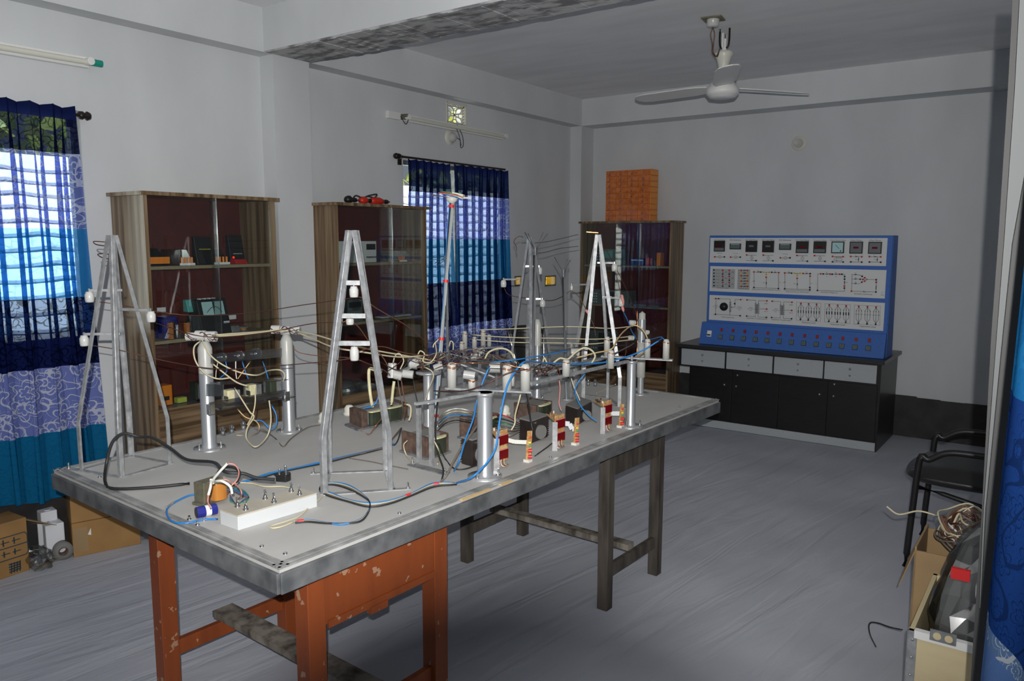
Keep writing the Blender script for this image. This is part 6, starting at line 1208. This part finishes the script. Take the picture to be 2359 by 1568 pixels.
# ---------------------------------------------------------------- floor clutter at the left
def carton(name, lab, p, q, wid, h, z0, mt='carton', par=None):
    """p, q: bottom ends of the face toward the viewer"""
    d = q-p; n = Vector((-d.y, d.x, 0)).normalized(); n = n if n.dot(F) > 0 else -n; t = thing(name, (p+q)/2+n*wid/2, lab, 'box')
    MB().prism([p, q, q+n*wid, p+n*wid], (0, 0, h)).build('body', M[mt], t, .003); return t, d, n
fx0 = XW+.02
p = Z(70, 1312, 0); q0 = Z(-60, 1356, 0); t, d, n = carton('cardboard_carton', 'large cardboard carton with blue printing at the lower left edge', q0, p, .26, .25, 0)
u = d.normalized(); m = MB(); c = q0+d*.62-n*.001
def bx(a, b, w=.004): m.bar(c+u*a[0]+Vector((0, 0, a[1])), c+u*b[0]+Vector((0, 0, b[1])), w, .001, n)
bx((-.10, .185), (.075, .185)); bx((.075, .185), (.085, .172)); bx((.085, .172), (.085, .09)); bx((.085, .09), (.075, .08)); bx((.075, .08), (-.10, .08)); bx((-.10, .135), (.085, .135))
for k in range(3): bx((-.06+.045*k, .145), (-.06+.045*k, .175), .006); bx((-.07+.045*k, .16), (-.035+.045*k, .16), .004); bx((-.06+.045*k, .095), (-.06+.045*k, .122), .006); bx((-.07+.045*k, .108), (-.035+.045*k, .108), .004)
for k in range(4): bx((.0, .02+.012*k), (.05, .024+.010*k), .006); bx((.008+.012*k, .012), (.012+.012*k, .06), .005)
m.build('printing', M['bprint'], t)
MB().prism([p+Vector((0, 0, .235)), p+n*.16+Vector((0, 0, .235)), p+n*.16+u*.09+Vector((0, 0, .16)), p+u*.13+Vector((0, 0, .17))], (0, 0, .003)).build('open_flap', M['cardb'], t)
p = Z(172, 1250, 0); q = Z(318, 1218, 0); p.x = max(p.x, fx0+.32) if 0 else p.x
sh_ = Vector((.0, 0, 0))
pA_ = Z(170, 1284, 0); qA_ = Z(325, 1252, 0); back = Z(128, 1195, 0)
def toward(p, s): return CAM+(p-CAM)*s
t, d, n = carton('cardboard_carton', 'lower cardboard carton with clear tape in the stack under the board corner', pA_, qA_, .22, .165, 0)
MB().prism([pA_+d*.02-n*.001+Vector((0, 0, .02)), pA_+d*.22-n*.001+Vector((0, 0, .02)), pA_+d*.22-n*.001+Vector((0, 0, .14)), pA_+d*.02-n*.001+Vector((0, 0, .14))], n*.0005).build('clear_tape', M['cardb'], t)
MB().prism([pA_+d*.22-n*.0015+Vector((0, 0, .10)), pA_+d*.27-n*.0015+Vector((0, 0, .095)), pA_+d*.27-n*.0015+Vector((0, 0, .13))], n*.0005).build('paper_tag', M['label'], t)
t, d, n = carton('cardboard_carton', 'upper cardboard carton stacked on the taped one under the board corner', pA_+Vector((0, 0, .167)), qA_+Vector((0, 0, .167)), .21, .14, .167)
# foam packing piece
p = Z(110, 1292, 0); t = thing('foam_packing', p, 'white moulded foam packing piece between the big carton and the tape roll', 'packing foam')
u = (Z(76, 1262, 0)-p).normalized(); v = Vector((-u.y, u.x, 0)); v = v if v.x > 0 else -v; hh = .235
m = MB(); m.prism([p+u*a+v*b for a, b in ((0, 0), (.045, 0), (.045, .035), (.10, .035), (.10, -.005), (.16, 0), (.16, .08), (0, .08))], (0, 0, hh*.72)); m.build('lower_block', M['foam'], t, .004)
MB().prism([p+u*a+v*b+Vector((0, 0, hh*.72)) for a, b in ((.055, .0), (.16, .0), (.16, .07), (.055, .07))], (0, 0, .05)).build('upper_block', M['foam'], t, .004)
for (a, b, z) in ((.02, .04, hh*.72), (.08, .035, hh*.72+.05), (.13, .035, hh*.72+.05)): c = p+u*a+v*b+Vector((0, 0, z)); MB().lathe(c, [(.014, 0), (.012, .003), (0, .003)], 14).build('round_boss', M['foam'], t)
c = Z(146, 1286, 0)+Vector((0, 0, .042)); t = thing('tape_roll', c-Vector((0, 0, .042)), 'roll of clear packing tape standing beside the white foam', 'tape roll'); ax = (CAM-c); ax.z = 0; ax = (ax.normalized()+Vector((.5, 0, 0))).normalized()
MB().lathe(c, [(.020, -.022), (.042, -.022), (.042, .022), (.020, .022)], 28, ax).build('tape', M['fint'], t); MB().lathe(c, [(.017, -.024), (.021, -.024), (.021, .024), (.017, .024), (.017, -.024)], 28, ax).build('core', M['rust'], t)
def crumple(name, lab, cat, base, r, h, mt, sd, sx=1, sy=1, tall=1.0):
    rnd = random.Random(sd); m = MB(); n = 20; vs = []
    for j in range(11):
        t_ = j/10
        for i in range(n):
            a = 2*math.pi*i/n; rr = r*(math.sin(math.pi*(.12+.80*t_))**.5)*(1+rnd.uniform(-.14, .14)); vs.append(base+Vector((math.cos(a)*rr*sx, math.sin(a)*rr*sy, h*t_+(rnd.uniform(-.01, .01) if 0 < j else 0))))
    m.add(vs, [(j*n+i, j*n+(i+1) % n, (j+1)*n+(i+1) % n, (j+1)*n+i) for j in range(10) for i in range(n)]+[tuple(range(10*n, 11*n))], False)
    return m, vs
m, _ = crumple('', '', '', Z(92, 1306, 0), .065, .09, None, 4, 1.2, .8); tag(m.build('plastic_bag', M['clear']), 'crumpled clear plastic bag beside the big carton', 'bag')
p = Z(80, 1314, 0); q = Z(120, 1297, 0); tag(MB().prism([p, q, q+Vector((-.06, .08, 0)), p+Vector((-.06, .08, 0))], (0, 0, .006)).build('cardboard_sheet', M['cardb']), 'flat scrap of cardboard on the floor under the clear bag', 'cardboard')
# ---------------------------------------------------------------- right foreground: crate, wrapped machine, carton of wires
z0 = .42; c0 = Z(2094, 1450, z0); c1_ = Z(2262, 1482, z0); t = thing('wooden_crate', Vector(((c0.x-.02)/2, c0.y+.35, 0)), 'open pale plywood crate with metal corner strips at the lower right', 'crate')
xA, xB = c0.x, .03; yA, yB_ = c0.y, c0.y+.46; th_ = .012
for (a, b) in (((xA, yA, 0), (xB, yA+th_, z0)), ((xA, yB_-th_, 0), (xB, yB_, z0)), ((xA, yA, 0), (xA+th_, yB_, z0)), ((xB-th_, yA, 0), (xB, yB_, z0)), ((xA, yA, 0), (xB, yB_, th_))): b2(a, b).build('panel', M['ply'], t)
b2((xA+.014, yA-.004, z0-.018), (xB, yA+.016, z0+.004)).build('white_rim', M['white'], t)
m = MB(); m.b2((xA-.003, yA-.003, 0), (xA+.022, yA, z0)).b2((xA-.003, yA-.003, 0), (xA, yA+.022, z0)); st_ = m.build('corner_strip', M['alu2'], t)
for k in range(8): MB().lathe((xA+.011, yA-.003, .03+k*.052), [(.004, 0), (.003, .002), (0, .003)], 8, (0, -1, 0)).build('rivet', M['chrome'], st_)
cx_ = (X(2173, 1466, c0.x) if 0 else Y(2173, 1466, yA)); MB().b2((cx_.x-.032, yA-.006, cx_.z-.016), (cx_.x+.032, yA-.003, cx_.z+.016)).build('latch_plate', M['dull'], t)
for s in (-.014, .014): MB().cyl((cx_.x+s, yA-.009, cx_.z), (cx_.x+s, yA-.006, cx_.z), .010, n=16).build('latch_rivet', M['brass'] if 0 else M['ply'], t)
b_ = Vector(((xA+xB)/2+.004, yA+.22, .02)); t = thing('wrapped_machine', b_, 'grey machine wrapped in clear plastic standing in the plywood crate', 'machine')
rnd = random.Random(5); rows_ = 16; hxm = (xB-xA)/2-.03; zmx = Y(2215, 1205, yA+.34).z-.02
def shell(off, jit, mt, name):
    m = MB(); vs = []
    for j in range(rows_+1):
        f = j/rows_; z = .02+f*zmx
        for i in range(24):
            a = 2*math.pi*i/24; ca, sa = math.cos(a), math.sin(a); k = (abs(ca)**4+abs(sa)**4)**-.25; g = max(0, (f-.62)/.38); sh = 1-.62*g**1.4 if f < 1 else .2
            x = ca*k*(hxm+off)*(sh**.5)+.02*g; y = sa*k*(.19+off)*sh+.08*g
            vs.append(b_+Vector((x+rnd.uniform(-jit, jit), y+rnd.uniform(-jit, jit), z+rnd.uniform(-jit, jit))))
    m.add(vs, [(j*24+i, j*24+(i+1) % 24, (j+1)*24+(i+1) % 24, (j+1)*24+i) for j in range(rows_) for i in range(24)]+[tuple(range(rows_*24, rows_*24+24))], False); return m.build(name, mt, t)
shell(-.012, .001, mat('grey_machine_body', (.13, .13, .125), .5), 'machine_body'); shell(.004, .009, M['clear'], 'plastic_wrap')
r_ = Y(2213, 1322, b_.y-.205); MB().box(r_, (.045, .014, .03)).build('red_label', M['red'], t)
b_ = Z(2150, 1330, .0); cw = Vector((-.20, yB_+.02, 0)); t = thing('wire_carton', cw, 'open cardboard carton leaning behind the crate, stuffed with old wires', 'box')
cw = Vector((Y(2112, 1200, yB_+.03).x, yB_+.03, 0)); hh = Y(2150, 1245, yB_+.16).z
for (a, b, rr) in (((0, 0, 0), (.22, .006, hh), 0), ((0, 0, 0), (.006, .26, hh*1.03), 0), ((.214, 0, 0), (.22, .26, hh), 0), ((0, .254, 0), (.22, .26, hh), 0)): MB().b2(cw+Vector(a), cw+Vector(b)).build('wall', M['cardb'], t)
MB().prism([cw+Vector(v) for v in ((0, 0, hh*1.0), (0, .25, hh*1.03), (-.05, .25, hh*.75), (-.045, .02, hh*.70))], (.004, 0, 0)).build('open_flap', M['cardb'], t)
rnd = random.Random(21)
for k in range(26):
    c = cw+Vector((.11, .13, hh-.01)); R0 = rnd.uniform(.03, .08); ax_ = rnd.uniform(0, 6.3); tilt = rnd.uniform(-.9, .9); pts = []
    for j in range(9):
        a = ax_+j*.75; pts.append(c+Vector((math.cos(a)*R0+rnd.uniform(-.012, .012)+.02, math.sin(a)*R0*1.2, .04+.5*R0*math.sin(a+tilt)+rnd.uniform(0, .05)+k*.0012)))
    tag(MB().tube(pts, rnd.choice((.0022, .003, .0038))).build('scrap_wire', M[rnd.choice(['cream', 'grayw', 'cream', 'whitew', 'enamel', 'brownw', 'grayw'])]), 'old coiled wire piled on top of the open carton', 'wire', 'old wires in the carton')
c = cw+Vector((.05, .1, hh+.10)); tag(MB().tube([c, c+Vector((-.06, 0, .005)), c+Vector((-.12, 0, -.02)), c+Vector((-.16, 0, .0))], .003).build('scrap_wire', M['cream']), 'straight cream wire end sticking out left of the carton', 'wire')
fw = [Z(2078, 1450, .16), Z(2050, 1444, .12), Z(2020, 1434, .10), Z(2003, 1436, .08), Z(2004, 1460, .04), Z(2018, 1490, .004)]
tag(MB().tube(fw, .0028).build('floor_wire', M['rubber']), 'thin black wire curling out onto the floor left of the crate', 'wire')
# ---------------------------------------------------------------- doorway at the right edge: jamb and curtain
yj = 1.6; t = thing('door_frame', (.0, yj, 0), 'pale door jamb with painted shadow strips at the right side of the picture', 'door frame')
M['jamb'] = mat('grey_painted_jamb', (.105, .11, .112), .8); M['jamb_shade'] = mat('painted_jamb_shadow', (.035, .035, .035), .7)  # the second, darker one is the jamb's shadow put into colour
def jx(px, py, y): return Y(px, py, y)
def strip(y, edge_l, edge_r, thick, mt, name):
    """vertical strip between two picture lines at distance y"""
    P_ = []
    for (px, py) in edge_l: P_.append(Y(px, py, y))
    for (px, py) in edge_r[::-1]: P_.append(Y(px, py, y))
    MB().prism(P_, (0, thick, 0)).build(name, mt, t)
strip(1.64, [(2336, -60), (2322, 204), (2299, 561), (2284, 765), (2262, 1172), (2236, 1568), (2230, 1640)], [(2400, -60), (2400, 1640)], .03, M['jamb_shade'], 'jamb_shadow_strip')  # dark strip modelled in place of the flash shadow beside the jamb
strip(1.60, [(2352, -60), (2338, 204), (2313, 561), (2297, 765), (2266, 1172), (2256, 1400)], [(2400, -60), (2395, 204), (2331, 561), (2310, 765), (2270, 1172), (2258, 1400)], .025, M['jamb'], 'pale_strip')
m = MB(); NS, NT = 40, 30; vs = []; e0 = Y(2330, 765, 1.15); e1 = Y(2251, 1532, 1.15)
for j in range(NT+1):
    f = j/NT; z = 2.1-1.95*f; xe = e0.x+(e1.x-e0.x)*(z-e0.z)/(e1.z-e0.z)
    for i in range(NS+1):
        s = i/NS; vs.append((xe+.16*s+.006*math.sin(s*22+2*math.sin(f*3)), 1.15-.50*s, z))
m.add(vs, [(j*(NS+1)+i, j*(NS+1)+i+1, (j+1)*(NS+1)+i+1, (j+1)*(NS+1)+i) for j in range(NT) for i in range(NS)], True)
zz = lambda py: Y(2300, py, 1.1).z
B3 = [(2.6, (.012, .12, .34), (.015, .15, .40), .6, .03), (zz(590), (.014, .14, .36), (.02, .2, .45), .6, .03), (zz(922), (.012, .045, .19), (.008, .025, .10), 1, .03), (zz(1448), (.10, .18, .34), (.42, .46, .52), 1, .03), (zz(1490), (.09, .17, .38), (.12, .2, .4), .3, .03)]
tag(m.build('door_curtain', curtain_mat('blue_door_curtain_cloth', B3, 22)), 'blue door curtain with a white lace band at the right edge of the picture', 'curtain')
# the barrel of the photographer's camera, below the flash
lb = MB(); lb.lathe(CAM-F*.08, [(.037, -.02), (.037, .11), (.0395, .11), (.0395, -.02), (.037, -.02)], 32, F)
tag(lb.build('camera_lens', M['black']), "black barrel of the photographer's camera lens in the doorway", 'camera lens')
